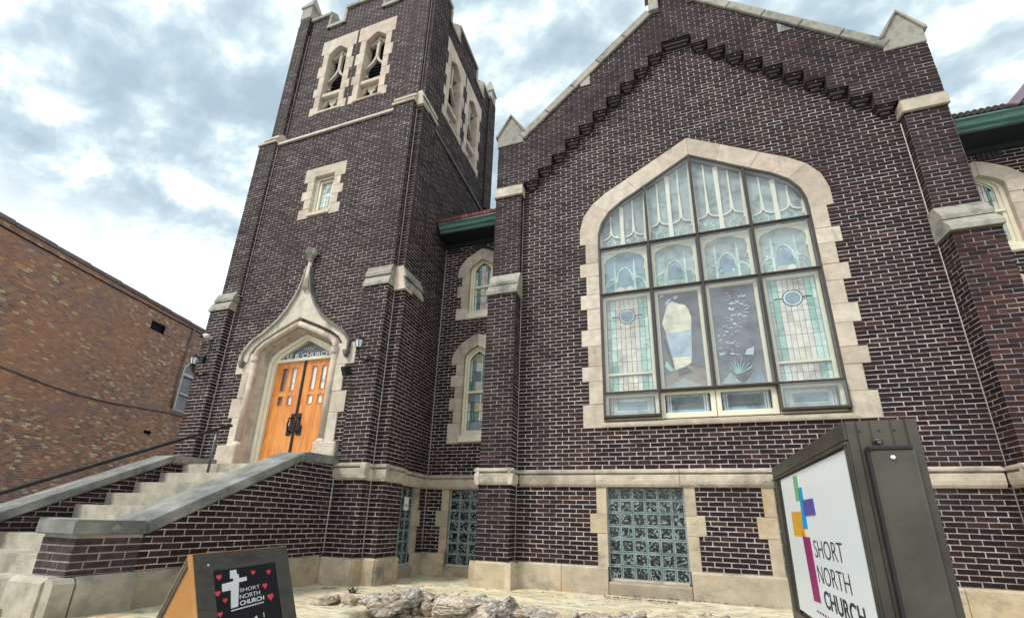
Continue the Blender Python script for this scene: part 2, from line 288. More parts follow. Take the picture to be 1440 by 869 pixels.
def ribbon(name, fr, pts, w, d0, d1, m, parent=None, **k):
    """flat band of width w along a polyline in the facade plane"""
    L, R = [], []
    for i, p in enumerate(pts):
        a = pts[max(i-1, 0)]; b = pts[min(i+1, len(pts)-1)]; t = Vector((b[0]-a[0], b[1]-a[1])); t.normalize()
        ww = w[i] if isinstance(w, (list, tuple)) else w
        L.append((p[0]-t.y*ww/2, p[1]+t.x*ww/2)); R.append((p[0]+t.y*ww/2, p[1]-t.x*ww/2))
    bm = bmesh.new()
    va = [[bm.verts.new(fr.p(u, z, d)) for d in (d0, d1)] for u, z in L]; vb = [[bm.verts.new(fr.p(u, z, d)) for d in (d0, d1)] for u, z in R]
    for i in range(len(pts)-1):
        bm.faces.new((va[i][1], vb[i][1], vb[i+1][1], va[i+1][1])); bm.faces.new((va[i][0], va[i+1][0], vb[i+1][0], vb[i][0]))
        bm.faces.new((va[i][0], va[i][1], va[i+1][1], va[i+1][0])); bm.faces.new((vb[i][0], vb[i+1][0], vb[i+1][1], vb[i][1]))
    for i in (0, -1): bm.faces.new((va[i][0], vb[i][0], vb[i][1], va[i][1]))
    return from_bm(name, bm, m, parent, **k)
def textobj(name, txt, size, m, parent, mw, ext=.0015, off=0.0, sx=1.0, width=None, align='LEFT'):
    cu = bpy.data.curves.new(name, 'FONT'); cu.body = txt; cu.size = size; cu.extrude = ext; cu.offset = off; cu.align_x = align
    t = bpy.data.objects.new(name, cu); COL.objects.link(t); bpy.context.view_layer.update()
    me = bpy.data.meshes.new_from_object(t.evaluated_get(bpy.context.evaluated_depsgraph_get())); COL.objects.unlink(t); bpy.data.objects.remove(t)
    if width:
        xs = [v.co.x for v in me.vertices]; k = width/(max(xs)-min(xs)); x0 = min(xs)
        for v in me.vertices: v.co.x = (v.co.x-x0)*k
    me.transform(mw); return link(name, me, m, parent)
# ---- brick walls ---------------------------------------------------------
PITCH, BLEN, JT = .0677, .2145, .0148
Z0 = .5624 - 40*PITCH            # course grid tied to the underside of the stone band
fwd_n = np.array(fwd); camv = np.array(CAM); rgt_n = np.array(rgt); up_n = np.array(upv)
def crossings(poly, z):
    xs = []
    for i in range(len(poly)):
        (a, b), (c, d) = poly[i], poly[(i+1) % len(poly)]
        if (b <= z) != (d <= z): xs.append(a+(z-b)/(d-b)*(c-a))
    xs.sort(); return [(xs[i], xs[i+1]) for i in range(0, len(xs)-1, 2)]
def sub(iv, hs):
    for (a, b) in hs:
        nx = []
        for (p, q) in iv:
            if b <= p or a >= q: nx.append((p, q)); continue
            if a > p: nx.append((p, a))
            if b < q: nx.append((b, q))
        iv = nx
    return iv
class Walls:
    """collects the bricks of one thing; its largest full bricks in the picture become objects"""
    def __init__(s): s.items = []
    def wall(s, name, fr, poly, holes, parent, m='brick', mm='mortar', gap=.0, pitch=PITCH, blen=BLEN, z0=Z0, dm=0.0, jt=JT, label=None, gz=.0070):
        zs = [p[1] for p in poly]; k0 = int(math.floor((min(zs)-z0)/pitch)); k1 = int(math.ceil((max(zs)-z0)/pitch))
        V, Fc, rows = [], [], []
        for k in range(k0, k1+1):
            a = max(z0+k*pitch, min(zs)); b = min(z0+(k+1)*pitch, max(zs))
            if b-a < .012: continue
            zm = (a+b)/2; iv = crossings(poly, zm)
            for h in holes: iv = sub(iv, crossings(h, zm))
            for (p, q) in iv:
                n = len(V); V += [fr.p(p, a, dm), fr.p(q, a, dm), fr.p(q, b, dm), fr.p(p, b, dm)]; Fc.append((n, n+1, n+2, n+3))
                sh = (k % 2)*blen/2; i0 = int(math.floor((p-sh)/blen)); cuts = []
                while i0*blen+sh < q:
                    if p+.055 < i0*blen+sh < q-.055: cuts.append(i0*blen+sh)
                    i0 += 1
                if b-a > .03 and q-p > .02:
                    es = [p-jt/2+.001]+cuts+[q+jt/2-.001]
                    for c0, c1 in zip(es, es[1:]):
                        x0, x1 = c0+jt/2, c1-jt/2
                        rows.append((x0, x1, a+gz, b-gz, abs(x1-x0-(blen-jt)) < 1e-4 and abs(b-a-pitch) < 1e-4))
        me = bpy.data.meshes.new(name); me.from_pydata(V, [], Fc); me.update()
        w = link(name, me, mm, parent, label=label)
        s.items.append((w, fr, rows, m, dm, pitch, blen, jt))
        return w
    def finish(s, budget=300):
        cand = []
        for wi, (w, fr, rows, m, dm, pitch, blen, jt) in enumerate(s.items):
            for ri, (x0, x1, a, b, full) in enumerate(rows):
                if not full: continue
                P = np.array(fr.p((x0+x1)/2, (a+b)/2))-camv; zc = P@fwd_n
                if zc < .3: continue
                px = CX+F_PX*(P@rgt_n)/zc; py = CY-F_PX*(P@up_n)/zc
                if not (5 < px < 1435 and 0 < py < 860): continue
                if 1080 < px < 1340 and py > 590: continue
                Q = np.array(fr.p((x0+x1)/2+.1, (a+b)/2))-camv; z2 = Q@fwd_n
                wpx = math.hypot(F_PX*((Q@rgt_n)/z2-(P@rgt_n)/zc), F_PX*((Q@up_n)/z2-(P@up_n)/zc))
                facing = -(P@np.array(fr.N))
                if facing <= 0: continue
                cand.append((wpx*F_PX/zc, wi, ri))
        cand.sort(reverse=True); pick = set((wi, ri) for _, wi, ri in cand[:budget])
        cache = {}
        for wi, (w, fr, rows, m, dm, pitch, blen, jt) in enumerate(s.items):
            key = (m, blen, pitch)
            V, Fc = [], []
            R3 = Matrix((fr.U, -fr.N, Vector((0, 0, 1)))).transposed().to_4x4()
            for ri, (x0, x1, a, b, full) in enumerate(rows):
                if (wi, ri) in pick:
                    if key not in cache:
                        lst = []
                        for v_ in range(5):
                            hw, hh = (blen-jt)/2, (pitch-.0140)/2; j = lambda s_=.0030: random.uniform(-s_, s_)
                            bm = bmesh.new(); c4 = [(-hw, -hh), (hw, -hh), (hw, hh), (-hw, hh)]
                            fa = [bm.verts.new((x+j(), -.0048+j(.001), z+j())) for x, z in c4]; ba = [bm.verts.new((x, .002, z)) for x, z in c4]
                            bm.faces.new(fa)
                            for i in range(4): bm.faces.new((fa[i], ba[i], ba[(i+1) % 4], fa[(i+1) % 4]))
                            bmesh.ops.recalc_face_normals(bm, faces=bm.faces[:])
                            me = bpy.data.meshes.new('brick'); bm.to_mesh(me); bm.free(); me.materials.append(M[m]); lst.append(me)
                        cache[key] = lst
                    o = bpy.data.objects.new('brick', random.choice(cache[key])); COL.objects.link(o); o.parent = w
                    mw = Matrix.Translation(fr.p((x0+x1)/2, (a+b)/2, dm+random.uniform(-.0012, .0022))) @ R3
                    base = Vector((0, 0, 0)); p = w
                    while p is not None: base += p.location; p = p.parent
                    o.matrix_local = Matrix.Translation(-base) @ mw
                    continue
                j = RNG.uniform(-.0032, .0032, (4, 3)); e = .0048+RNG.uniform(-.0016, .0018); n = len(V)
                for i, (u, z) in enumerate(((x0, a), (x1, a), (x1, b), (x0, b))): V.append(fr.p(u+j[i, 0], z+j[i, 1], dm+e+j[i, 2]*.6))
                for i, (u, z) in enumerate(((x0, a), (x1, a), (x1, b), (x0, b))): V.append(fr.p(u, z, dm-.002))
                Fc += [(n, n+1, n+2, n+3), (n, n+4, n+5, n+1), (n+1, n+5, n+6, n+2), (n+2, n+6, n+7, n+3), (n+3, n+7, n+4, n)]
            if V:
                me = bpy.data.meshes.new('brickwork'); me.from_pydata([tuple(v) for v in V], [], Fc); me.update()
                bm = bmesh.new(); bm.from_mesh(me)
                if bm.faces and (bm.faces[:][0].normal.dot(fr.N) < 0):
                    for f in bm.faces: f.normal_flip()
                bm.to_mesh(me); bm.free()
                link('brickwork', me, m, w, kind='stuff')
def mir(pts, c): return [(2*c-u, z) for u, z in pts][::-1]
# ================================================================== SETTING
GZ = -0.97
box('ground', -90, 90, -40, 120, -1.9, -1.66, 'ground', kind='structure')
box('sidewalk', -30, 30, -14, -2.05, -1.655, -1.60, 'walk', kind='structure')
def yard():
    bm = bmesh.new(); nx, ny = 150, 70; x0, x1, y0, y1 = -5.6, 13.0, -6.6, 1.2
    from mathutils import noise
    g = {}
    for i in range(nx+1):
        for j in range(ny+1):
            x = x0+(x1-x0)*i/nx; y = y0+(y1-y0)*j/ny
            if y < -2.25 and x > -2.9-(y+2.25)*-.35 + 0 and True:
                if x > -3.3-(y+2.25)*.50: continue
            h = noise.fractal(Vector((x*1.1, y*1.8, 3)), .9, 2, 4)*.022
            g[i, j] = bm.verts.new((x, y, GZ+h+max(0, -y-1.3)*.02))
    for i in range(nx):
        for j in range(ny):
            q = [(i, j), (i+1, j), (i+1, j+1), (i, j+1)]
            if all(k in g for k in q): bm.faces.new([g[k] for k in q])
    # solid sides down to the street
    be = [e for e in bm.edges if e.is_boundary]; r = bmesh.ops.extrude_edge_only(bm, edges=be)
    for v in r['geom']:
        if isinstance(v, bmesh.types.BMVert): v.co.z = -1.7
    o = from_bm('yard', bm, 'yard', kind='structure')
    for p in o.data.polygons: p.use_smooth = True
yard()
# ================================================================== CHURCH
church = empty('church', (0.9, 0, GZ), 'dark brown brick church with limestone trim, battlemented tower and tall gable', 'church')
CW = Walls()
C0 = .91
# ---- nave front ----------------------------------------------------------
F0 = FY(0)
SQ = [(-1.60, 'x')]
def quoined(c, wide, narrow, levels, top_arch, first='w'):
    """outer outline of a stone surround from its right foot up over the arch: levels are break heights"""
    right = []; w = (first == 'w')
    for a, b in zip(levels, levels[1:]):
        h = wide if w else narrow; right += [(c+h, a), (c+h, b)]; w = not w
    return right + [(c+x, z) for x, z in top_arch] + [(c-x, z) for x, z in top_arch[::-1] if x > 0] + [(2*c-u, z) for u, z in right[::-1]]
BL = [1.50, 1.90, 2.30, 2.57, 2.95, 3.26, 3.66, 3.95, 4.32, 4.60, 5.02]
big_arch_out = [(2.05, 5.02), (2.045, 5.35), (1.97, 5.65), (1.80, 5.90), (1.52, 6.12), (1.15, 6.33), (.55, 6.68), (0, 7.0)]
big_out = quoined(C0, 2.055, 1.945, BL, big_arch_out)
big_in_half = [(1.71, 5.0), (1.70, 5.22), (1.64, 5.44), (1.50, 5.66), (1.25, 5.86), (.95, 6.03), (.45, 6.33), (0, 6.60)]
def block_out(c, hw, o1, o2):
    return [(c-hw-o1, -.60), (c-hw-o1, -.13), (c-hw-o2, -.13), (c-hw-o2, .155), (c-hw-o1, .155), (c-hw-o1, .56), (c+hw+o1, .56), (c+hw+o1, .155), (c+hw+o2, .155), (c+hw+o2, -.13), (c+hw+o1, -.13), (c+hw+o1, -.60)]
GB = [(-.245, .565), (2.065, .565)]
# stair of corbels
SU, SZ = .2868, .2795
L0, Z6 = -2.24, 6.665
stair = []
for k in range(10): stair += [(L0+SU*k, Z6+SZ*k), (L0+SU*(k+1), Z6+SZ*k)]
stair += [(L0+SU*10, Z6+SZ*10)]
stair_full = stair + [(2*C0-u, z) for u, z in stair[::-1]]
low = [(-2.30, -.59), (4.12, -.59), (4.12, 6.7)] + [(u, z+.02) for u, z in stair_full[::-1]] + [(-2.30, 6.7)]
wn = CW.wall('nave_wall', F0, low, [big_out]+[block_out(c, h, .155, .26) for c, h in GB], church, label='broad street wall of the nave')
FP = FY(-.16)
up = [(-2.83, 6.60), (-2.24, 6.60)] + stair_full + [(2*C0+2.24, 6.60), (4.65, 6.60), (4.65, 7.70), (4.08, 7.74), (C0+.42, 10.36), (C0+.27, 10.36), (C0+.27, 11.3), (C0-.27, 11.3), (C0-.27, 10.36), (C0-.42, 10.36), (-2.26, 7.74), (-2.83, 7.70)]
wg = CW.wall('gable_wall', FP, up, [], church, mm='mortar_soot', label='gable brickwork standing out above the stepped corbels')
# undersides and risers of the projecting gable
multi('gable_underside', [(min(a[0], b[0])-.002, max(a[0], b[0])+.002, -.158, .02, min(a[1], b[1]), max(a[1], b[1])+.015 if a[1] == b[1] else max(a[1], b[1])) for a, b in zip(stair_full, stair_full[1:])], 'corbel', church)
mp_ = M['corbel']
def corbel(u0, u1, z):
    w = u1-u0
    o = multi('corbel', [(u0+.015, u1-.015, -.125, .0, z-.045, z-.010), (u0+.04, u1-.04, -.08, .0, z-.095, z-.058), (u0+.08, u1-.08, -.04, .0, z-.145, z-.108)], 'corbel', church)
    recenter(o)
    recenter(multi('corbel_joint', [(u0+.04, u1-.04, -.078, .0, z-.058, z-.044), (u0+.08, u1-.08, -.038, .0, z-.108, z-.094), ((u0+u1)/2-.006, (u0+u1)/2+.006, -.128, -.1, z-.045, z-.010)], 'mortar', church))
for k in range(10):
    corbel(L0+SU*k, L0+SU*(k+1), Z6+SZ*k); corbel(2*C0-L0-SU*(k+1), 2*C0-L0-SU*k, Z6+SZ*k)
corbel(L0+SU*10, 2*C0-L0-SU*10, Z6+SZ*10)
# gable copings (stones)
def raking(side):
    n = 5; a = Vector((3.16, 7.78)); b = Vector((.40, 10.30))
    if True:
        for i in range(n):
            p = a.lerp(b, i/n+.002); q = a.lerp(b, (i+1)/n-.002); t = (b-a).normalized(); nn = Vector((t.y, -t.x)); nn = nn if nn.y > 0 else -nn
            pts = [p, q, q+nn*.17, p+nn*.17]; pts = [(C0+side*v.x, v.y) for v in pts]
            recenter(plate('coping_stone', FY(0), pts, -.30, .205+.004*(i % 2), 'cap', church, bev=.012))
raking(-1); raking(1)
for s_ in (-1, 1):
    recenter(plate('kneeler_stone', FY(0), [(C0+s_*.27, 10.30), (C0+s_*.47, 10.30), (C0+s_*.45, 10.75), (C0+s_*.40, 10.95), (C0+s_*.40, 11.3), (C0+s_*.27, 11.3)], -.3, .25, 'cap', church, bev=.012))
recenter(plate('gable_cap_stone', FY(0), [(C0-.5, 11.3), (C0+.5, 11.3), (C0+.5, 11.5), (C0, 11.9), (C0-.5, 11.5)], -.3, .28, 'cap', church))
for s_ in (-1, 1): plate('stone_inset', FP, [(C0+s_*1.74, 8.80), (C0+s_*1.94, 8.80), (C0+s_*1.95, 8.93), (C0+s_*1.74, 9.06)] if s_ < 0 else [(C0+1.74, 8.78), (C0+1.96, 8.78), (C0+1.74, 9.02)], 0, .022, 'cap', church, bev=0)
# ---- buttresses of the nave ----------------------------------------------
for s_, (u0, u1) in ((-1, (-2.83, -2.29)), (1, (4.09, 4.63))):
    inner = u1 if s_ < 0 else u0; outer = u0 if s_ < 0 else u1
    # upper shaft flush with gable, lower shaft deeper
    CW.wall('buttress_face', FY(-.145), rect(u0, u1, 4.3, 6.62), [], church, mm='mortar_soot')
    CW.wall('buttress_face', FY(-.33), rect(u0, u1, -.59, 4.12), [], church, mm='mortar_soot', m='brick_rusty' if s_ > 0 else 'brick')
    fi = FX(inner) if s_ < 0 else FXm(inner); fo = FXm(outer) if s_ < 0 else FX(outer)
    CW.wall('buttress_return', fi, rect(-.33, 0, -.59, 4.12), [], church); CW.wall('buttress_return', fi, rect(-.145, 0, 4.3, 6.62), [], church)
    CW.wall('buttress_return', fo, rect(-.33, .7 if s_ < 0 else .7, -.59, 4.12), [], church); CW.wall('buttress_return', fo, rect(-.16, 1.2, 4.3, 7.75), [], church)
    # two-stage weathering cap
    prof('weathering_stone', FY(0), u0-.03, u1+.03, [(0, 4.03), (.375, 4.03), (.375, 4.10), (.255, 4.27), (0, 4.27)], 'cap', church)
    prof('weathering_stone', FY(0), u0-.025, u1+.025, [(0, 4.275), (.27, 4.275), (.27, 4.34), (.15, 4.55), (0, 4.55)], 'cap', church)
    box('collar_stone', u0-.035, u1+.035, -.195, .0, 6.37, 6.590, 'lime', church, bev=.01)
    box('collar_lip', u0-.03, u1+.02, -.18, -.14, 6.590, 6.615, 'cap', church)
    c = (u0+u1)/2
    recenter(plate('pointed_cap_stone', FY(0), [(u0-.02, 7.70), (u1+.02, 7.70), (u1+.02, 7.99), (c, 8.47), (u0-.02, 7.99)], -.35, .185, 'cap', church, bev=.012))
    for q in (-1, 1):
        e = (c+q*(.29), 7.96); plate('cap_edge', FY(0), [(c, 8.47), (c, 8.53), (c+q*.33, 8.0), (c+q*.33, 7.95), (c+q*.285, 7.97)], -.37, .22, 'cap', church, bev=.006)
    tube('mortar_line', [(inner+(-s_)*.006, -.012, -.58), (inner+(-s_)*.006, -.012, 6.3)], .009, 'caulk', church, seg=5)
# ---- limestone band, base course ------------------------------------------
def band(fr, u0, u1, ends=(0, 0), step=1.15):
    n = max(1, round((u1-u0)/step)); w = (u1-u0)/n
    for i in range(n):
        a, b = u0+i*w+(.003 if i else 0), u0+(i+1)*w-(.003 if i < n-1 else 0)
        o = prof('band_stone', fr, a, b, [(-.02, .563), (.030, .563), (.052, .60), (.060, .65), (.060, .728), (.046, .745), (.022, .755), (.022, .766), (.070, .770), (.074, .785), (.074, .805), (.012, .832), (-.02, .832)], 'lime_band', church); recenter(o)
def base(fr, u0, u1, step=.8, m='lime_base', top=-.592, dd=.07, zb=-1.15):
    n = max(1, round((u1-u0)/step)); w = (u1-u0)/n
    for i in range(n):
        a, b = u0+i*w+(.004 if i else 0), u0+(i+1)*w-(.004 if i < n-1 else 0)
        j = random.uniform(-.006, .008)
        o = prof('base_stone', fr, a, b, [(-.02, zb), (dd+j, zb), (dd+j, top-.03), (dd-.03+j, top), (-.02, top)], m, church); recenter(o)
band(F0, -2.22, 4.02); band(FY(-.33), -2.895, -2.222); band(FY(-.33), 4.02, 4.70)
band(FX(-2.29), -.40, -.075); band(FXm(4.09), -.40, -.075); band(FXm(-2.83), -.40, .62); band(FX(4.63), -.40, .62)
base(F0, -2.22, -.82, .72); base(F0, .33, 1.50, 1.17); base(F0, 2.64, 4.02, .7)
base(FY(-.33), -2.90, -2.22); base(FY(-.33), 4.02, 4.70); base(FX(-2.29), -.40, -.07); base(FXm(4.09), -.40, -.07); base(FXm(-2.83), -.4, .63); base(FX(4.63), -.4, .63)
# ---- glass block windows ----------------------------------------------------
def gb_mesh(w, h):
    bm = bmesh.new(); n = 5; e = .014
    def ring(i, d): return [bm.verts.new((x*(w/2-i), -d, z*(h/2-i))) for x, z in ((-1, -1), (1, -1), (1, 1), (-1, 1))]
    r0, r1, r2 = ring(0, 0), ring(.002, .012), ring(e, .016)
    for q, s2 in ((r0, r1), (r1, r2)):
        for i in range(4): bm.faces.new((q[i], q[(i+1) % 4], s2[(i+1) % 4], s2[i])).material_index = 1
    r3 = ring(e+.004, .008)
    for i in range(4): bm.faces.new((r2[i], r2[(i+1) % 4], r3[(i+1) % 4], r3[i])).material_index = 1
    bm.faces.new(r3)
    bmesh.ops.recalc_face_normals(bm, faces=bm.faces[:]); me = bpy.data.meshes.new('glass_block'); bm.to_mesh(me); bm.free()
    me.materials.append(M['gblock']); me.materials.append(M['gblock_rim']); return me
def quoin_stones(fr, c, hw, wide, narrow, levels, m, parent, first='w', d=.012, skip=None, depth=-.2, jamb=0.0):
    w = (first == 'w')
    for a, b in zip(levels, levels[1:]):
        h = wide if w else narrow; w = not w
        for q in (-1, 1):
            if skip and skip(q, a): continue
            pts = rect(*sorted((c+q*(hw), c+q*h)), a+.0015, b-.0015)
            recenter(plate('surround_stone', fr, pts, depth, d+random.uniform(-.003, .003), m, parent, bev=.006))
def glass_block_window(fr, c, hw, cols, zb=-.77, zt=.535, rows=7, wst=(.155, .26), skipside=None, depth=-.09, label=None):
    w = bpy.data.objects.new('glass_block_window', None); COL.objects.link(w); zt = .56; w.parent = church; w.location = fr.p(c, zb) - church.location
    if label: w['label'] = label
    quoin_stones(fr, c, hw, hw+wst[1], hw+wst[0], [-.60, -.13, .155, .562], 'lime_base', w, first='n', skip=skipside, depth=-.14)
    n = Fr(fr.O+fr.N*depth, fr.U, fr.N)
    plate('joint_bed', n, rect(c-hw, c+hw, zb-.03, .57), -.04, 0, 'gblock_rim', w, bev=0)
    pw = 2*hw/cols; ph = (zt-zb)/rows; me = gb_mesh(pw-.006, ph-.006)
    R3 = Matrix((fr.U, -fr.N, Vector((0, 0, 1)))).transposed().to_4x4()
    for i in range(cols):
        for j in range(rows):
            o = bpy.data.objects.new('glass_block', me); COL.objects.link(o); o.parent = w
            o.matrix_local = Matrix.Translation(n.p(c-hw+pw*(i+.5), zb+ph*(j+.5)) - fr.p(c, zb)) @ R3
    for q in (-1, 1): plate('edge_frame', n, rect(*sorted((c+q*hw, c+q*(hw-.022))), zb, zt), -.02, .03, 'gblock_rim', w, bev=0)
    plate('sill_fillet', n, rect(c-hw+.022, c+hw-.022, zb-.02, zb+.012), -.02, .05, 'lime', w, bev=0)
    base(fr, c-hw, c+hw, 5, top=zb-.02, dd=.055)
    return w
glass_block_window(F0, GB[0][0], GB[0][1], 6); glass_block_window(F0, GB[1][0], GB[1][1], 6)
# ---- recessed bays either side ----------------------------------------------
FR7 = FY(.70)
def small_window(c, sill, spring, apex, levels, low_=True, mats=('g_amber', 'g_red'), mt=None):
    w = bpy.data.objects.new('arched_window', None); COL.objects.link(w); w.parent = church; w.location = FR7.p(c, sill)-church.location
    quoin_stones(FR7, c, .28, .56, .455, levels, 'lime', w, first='w', depth=-.12)
    t = levels[-1]
    outr = [(.57, t), (.565, t+.17), (.52, t+.30), (.38, t+.47), (.17, t+.60), (0, t+.68)]
    inr = [(.28, t), (.28, t+.12), (.27, t+.20), (.20, t+.28), (.09, t+.35), (0, t+.40)]
    for q in (-1, 1):
        for a, b in ((0, 2), (2, 5)):
            o_ = outr[a:b+1]; i_ = inr[a:b+1]; pts = [(c+q*(x if x else .002*1), z) for x, z in o_] + [(c+q*(x if x else .002), z) for x, z in i_[::-1]]
            plate('surround_stone', FR7, pts, -.12, .014, 'lime', w, bev=.005)
    ins = [(c+.28, sill)]+[(c+x, z) for x, z in inr]+[(c-x, z) for x, z in inr[::-1] if x]+[(c-.28, sill)]
    def scaled(k, dz0): return [(c+(u-c)*k, sill+dz0 + (z-sill)*(1-(1-k)*.33)-(0 if z > sill else 0)) for u, z in ins]
    def loop(outer, inner, d0, d1, m, nm):
        bm = bmesh.new(); n = len(outer)
        A = [[bm.verts.new(FR7.p(u, z, d)) for u, z in P] for P in (outer, inner) for d in (d0, d1)]
        for i in range(n):
            j = (i+1) % n
            bm.faces.new((A[1][i], A[1][j], A[3][j], A[3][i])); bm.faces.new((A[3][i], A[3][j], A[2][j], A[2][i])); bm.faces.new((A[0][i], A[1][i], A[1][j], A[0][j]))
        return from_bm(nm, bm, m, w)
    i1 = scaled(.82, .07); i2 = scaled(.66, .12)
    loop(ins, i1, -.13, -.065, 'cream', 'outer_frame'); loop(i1, i2, -.13, -.095, 'cream', 'sash_frame')
    top = max(z for _, z in i2); bot = sill+.12; mid = bot+(top-bot)*.47
    plate('meeting_rail', FR7, rect(c-.28*.82, c+.28*.82, mid-.025, mid+.025), -.125, -.075, 'cream', w, bev=.004)
    plate('lead_backing', FR7, i2, -.17, -.135, 'lead', w, bev=0)
    # leaded panes
    import itertools
    W2 = .28*.66
    rows = 7 if apex-sill > 1.6 else 5
    cols = [-W2, -W2+.05, -W2+.085, -.055, .055, W2-.085, W2-.05, W2]
    pal = ['g_aqua', 'g_dgreen', 'g_blue', mats[0], 'g_pale', 'g_dgreen', 'g_aqua']
    for seg, (za, zb_) in enumerate(((bot, mid-.025), (mid+.025, top-.02))):
        rr = max(3, rows//2+1)
        for ci in range(7):
            for r in range(rr):
                a = za+(zb_-za)*r/rr; b = za+(zb_-za)*(r+1)/rr
                u0, u1 = cols[ci]+.004, cols[ci+1]-.004
                if seg == 1:
                    def hz(u): 
                        u = abs(u)/(.66)
                        for (x1, z1), (x0, z0_) in zip(inr, inr[1:]):
                            if x0 <= u <= x1 and x1 > x0: zt_ = z0_+(z1-z0_)*(u-x0)/(x1-x0); return sill+.12+(zt_-sill)*(1-.34*.33)-.02
                        return sill+.12+(inr[-1][1]-sill)*.888-.02
                    lim0, lim1 = hz(u0), hz(u1)
                    if a+.006 > min(lim0, lim1): continue
                    pts = [(c+u0, a+.004), (c+u1, a+.004), (c+u1, min(b-.004, lim1)), (c+u0, min(b-.004, lim0))]
                else: pts = [(c+u0, a+.006), (c+u1, a+.006), (c+u1, b-.006), (c+u0, b-.006)]
                mm_ = pal[ci]
                if seg == 0 and ci == 3 and r == 1: mm_ = mats[1]
                if seg == 0 and r == 0 and low_: mm_ = 'g_blue'
                if random.random() < .35: mm_ = random.choice(['g_dgreen', 'g_pale', 'g_aqua', mats[0], 'g_slate', 'g_blue'])
                plate('pane', FR7, pts, -.135, -.128+random.uniform(-.001, .001), mm_, w, bev=0)
    plate('sill', FR7, rect(c-.30, c+.30, sill-.14, sill), -.12, .05, 'cream', w, bev=.02)
    return ins, outr
def win_hole(c, levels, t):
    return quoined(c, .56, .455, levels, [(.57, t), (.565, t+.17), (.52, t+.30), (.38, t+.47), (.17, t+.60), (0, t+.68)])
LV1 = [1.45, 1.85, 2.12, 2.38, 2.63, 2.88, 3.11]; LV2 = [4.15, 4.42, 4.70, 4.98, 5.20]
for c in (-3.45, 2*C0+3.45):
    l = c < 0
    poly = rect(-4.37, -2.83, -.59, 6.1) if l else rect(4.63, 9.5, -.59, 6.1)
    CW.wall('recessed_wall', FR7, poly, [win_hole(c, LV1, 3.11), win_hole(c, LV2, 5.20), block_out(c, .41, .15, .24)], church)
    small_window(c, 1.60, 3.11, 3.51, LV1); small_window(c, 4.27, 5.2, 5.6, LV2, low_=False, mats=('g_pale', 'g_brown'))
    glass_block_window(FR7, c, .41, 4, zb=-.79)
    band(FR7, poly[0][0]+.0, poly[1][0])
    base(FR7, poly[0][0], c-.41, 2); base(FR7, c+.41, poly[1][0], 1.2)
    if not l: small_window(c+1.62, 1.60, 3.11, 3.51, LV1)
    # soldier course, soffit, gutter, roof
    u0, u1 = (-4.37, -2.83) if l else (4.63, 9.5)
    n = int((u1-u0)/.0677)
    for i in range(n):
        if (i//5) % 2 == 0: 
            if i < 40: plate('soldier_brick', FR7, rect(u0+i*.0677+.006, (u0+(i+1)*.0677-.006), 5.86, 6.04), 0, .02, 'corbel', church, bev=0)
    box('soffit_board', u0+.02, u1-.02, .22, .70, 6.06, 6.085, 'soffit', church); 
    gu = (u0+.13 if l else u0-.0)
    prof('gutter', FY(.28), u0+.06, u1, [(0, 6.12), (.03, 6.12), (.045, 6.16), (.10, 6.18), (.12, 6.25), (.16, 6.27), (.16, 6.295), (0, 6.295)], 'green_copper', church)
    prof('frieze_board', FY(.7), u0, u1, [(0, 6.0), (.05, 6.0), (.08, 6.06), (0, 6.06)], 'soffit', church)
    rm = 'redtile' if l else 'browntile'
    bm = bmesh.new(); v = [bm.verts.new(p) for p in ((u0, .18, 6.31), (u1, .18, 6.31), (u1, 4.2, 8.1), (u0, 4.2, 8.1), (u0, .18, 6.39), (u1, .18, 6.39), (u1, 4.2, 8.2), (u0, 4.2, 8.2))]
    for f in ((0, 1, 2, 3), (4, 5, 6, 7), (0, 1, 5, 4), (1, 2, 6, 5), (2, 3, 7, 6), (3, 0, 4, 7)): bm.faces.new([v[i] for i in f])
    from_bm('wing_roof', bm, 'browntile', church)
    for i in range(int((u1-u0)/.085)):
        if l or i < 60: recenter(tube('roof_tile', [(u0+.05+i*.085, .13, 6.37), (u0+.05+i*.085, .9, 6.71)], .042, rm, church, seg=7))
# nave side walls and roof behind the gable (closes the building)
for x in (-2.83, 4.63): box('side_wall', x-.01 if x > 0 else x, x if x > 0 else x+.01, .0, 16, -1, 7.6, 'corbel', church)
bm = bmesh.new(); v = [bm.verts.new(p) for p in ((-2.9, .2, 7.6), (C0, .2, 10.9), (4.7, .2, 7.6), (-2.9, 16, 7.6), (C0, 16, 10.9), (4.7, 16, 7.6))]
for f in ((0, 1, 4, 3), (1, 2, 5, 4), (3, 4, 5)): bm.faces.new([v[i] for i in f])
from_bm('nave_roof', bm, 'browntile', church)
# cross gable beyond the right wing
bm = None
CW.wall('far_gable_wall', FY(.12), [(5.55, 6.35), (9.5, 6.35), (9.5, 10.4), (9.0, 10.4)], [], church)
plate('far_gable_coping', FY(.12), [(5.46, 6.34), (5.60, 6.30), (9.16, 10.35), (9.05, 10.45)], -.05, .05, 'purple', church, bev=.01)
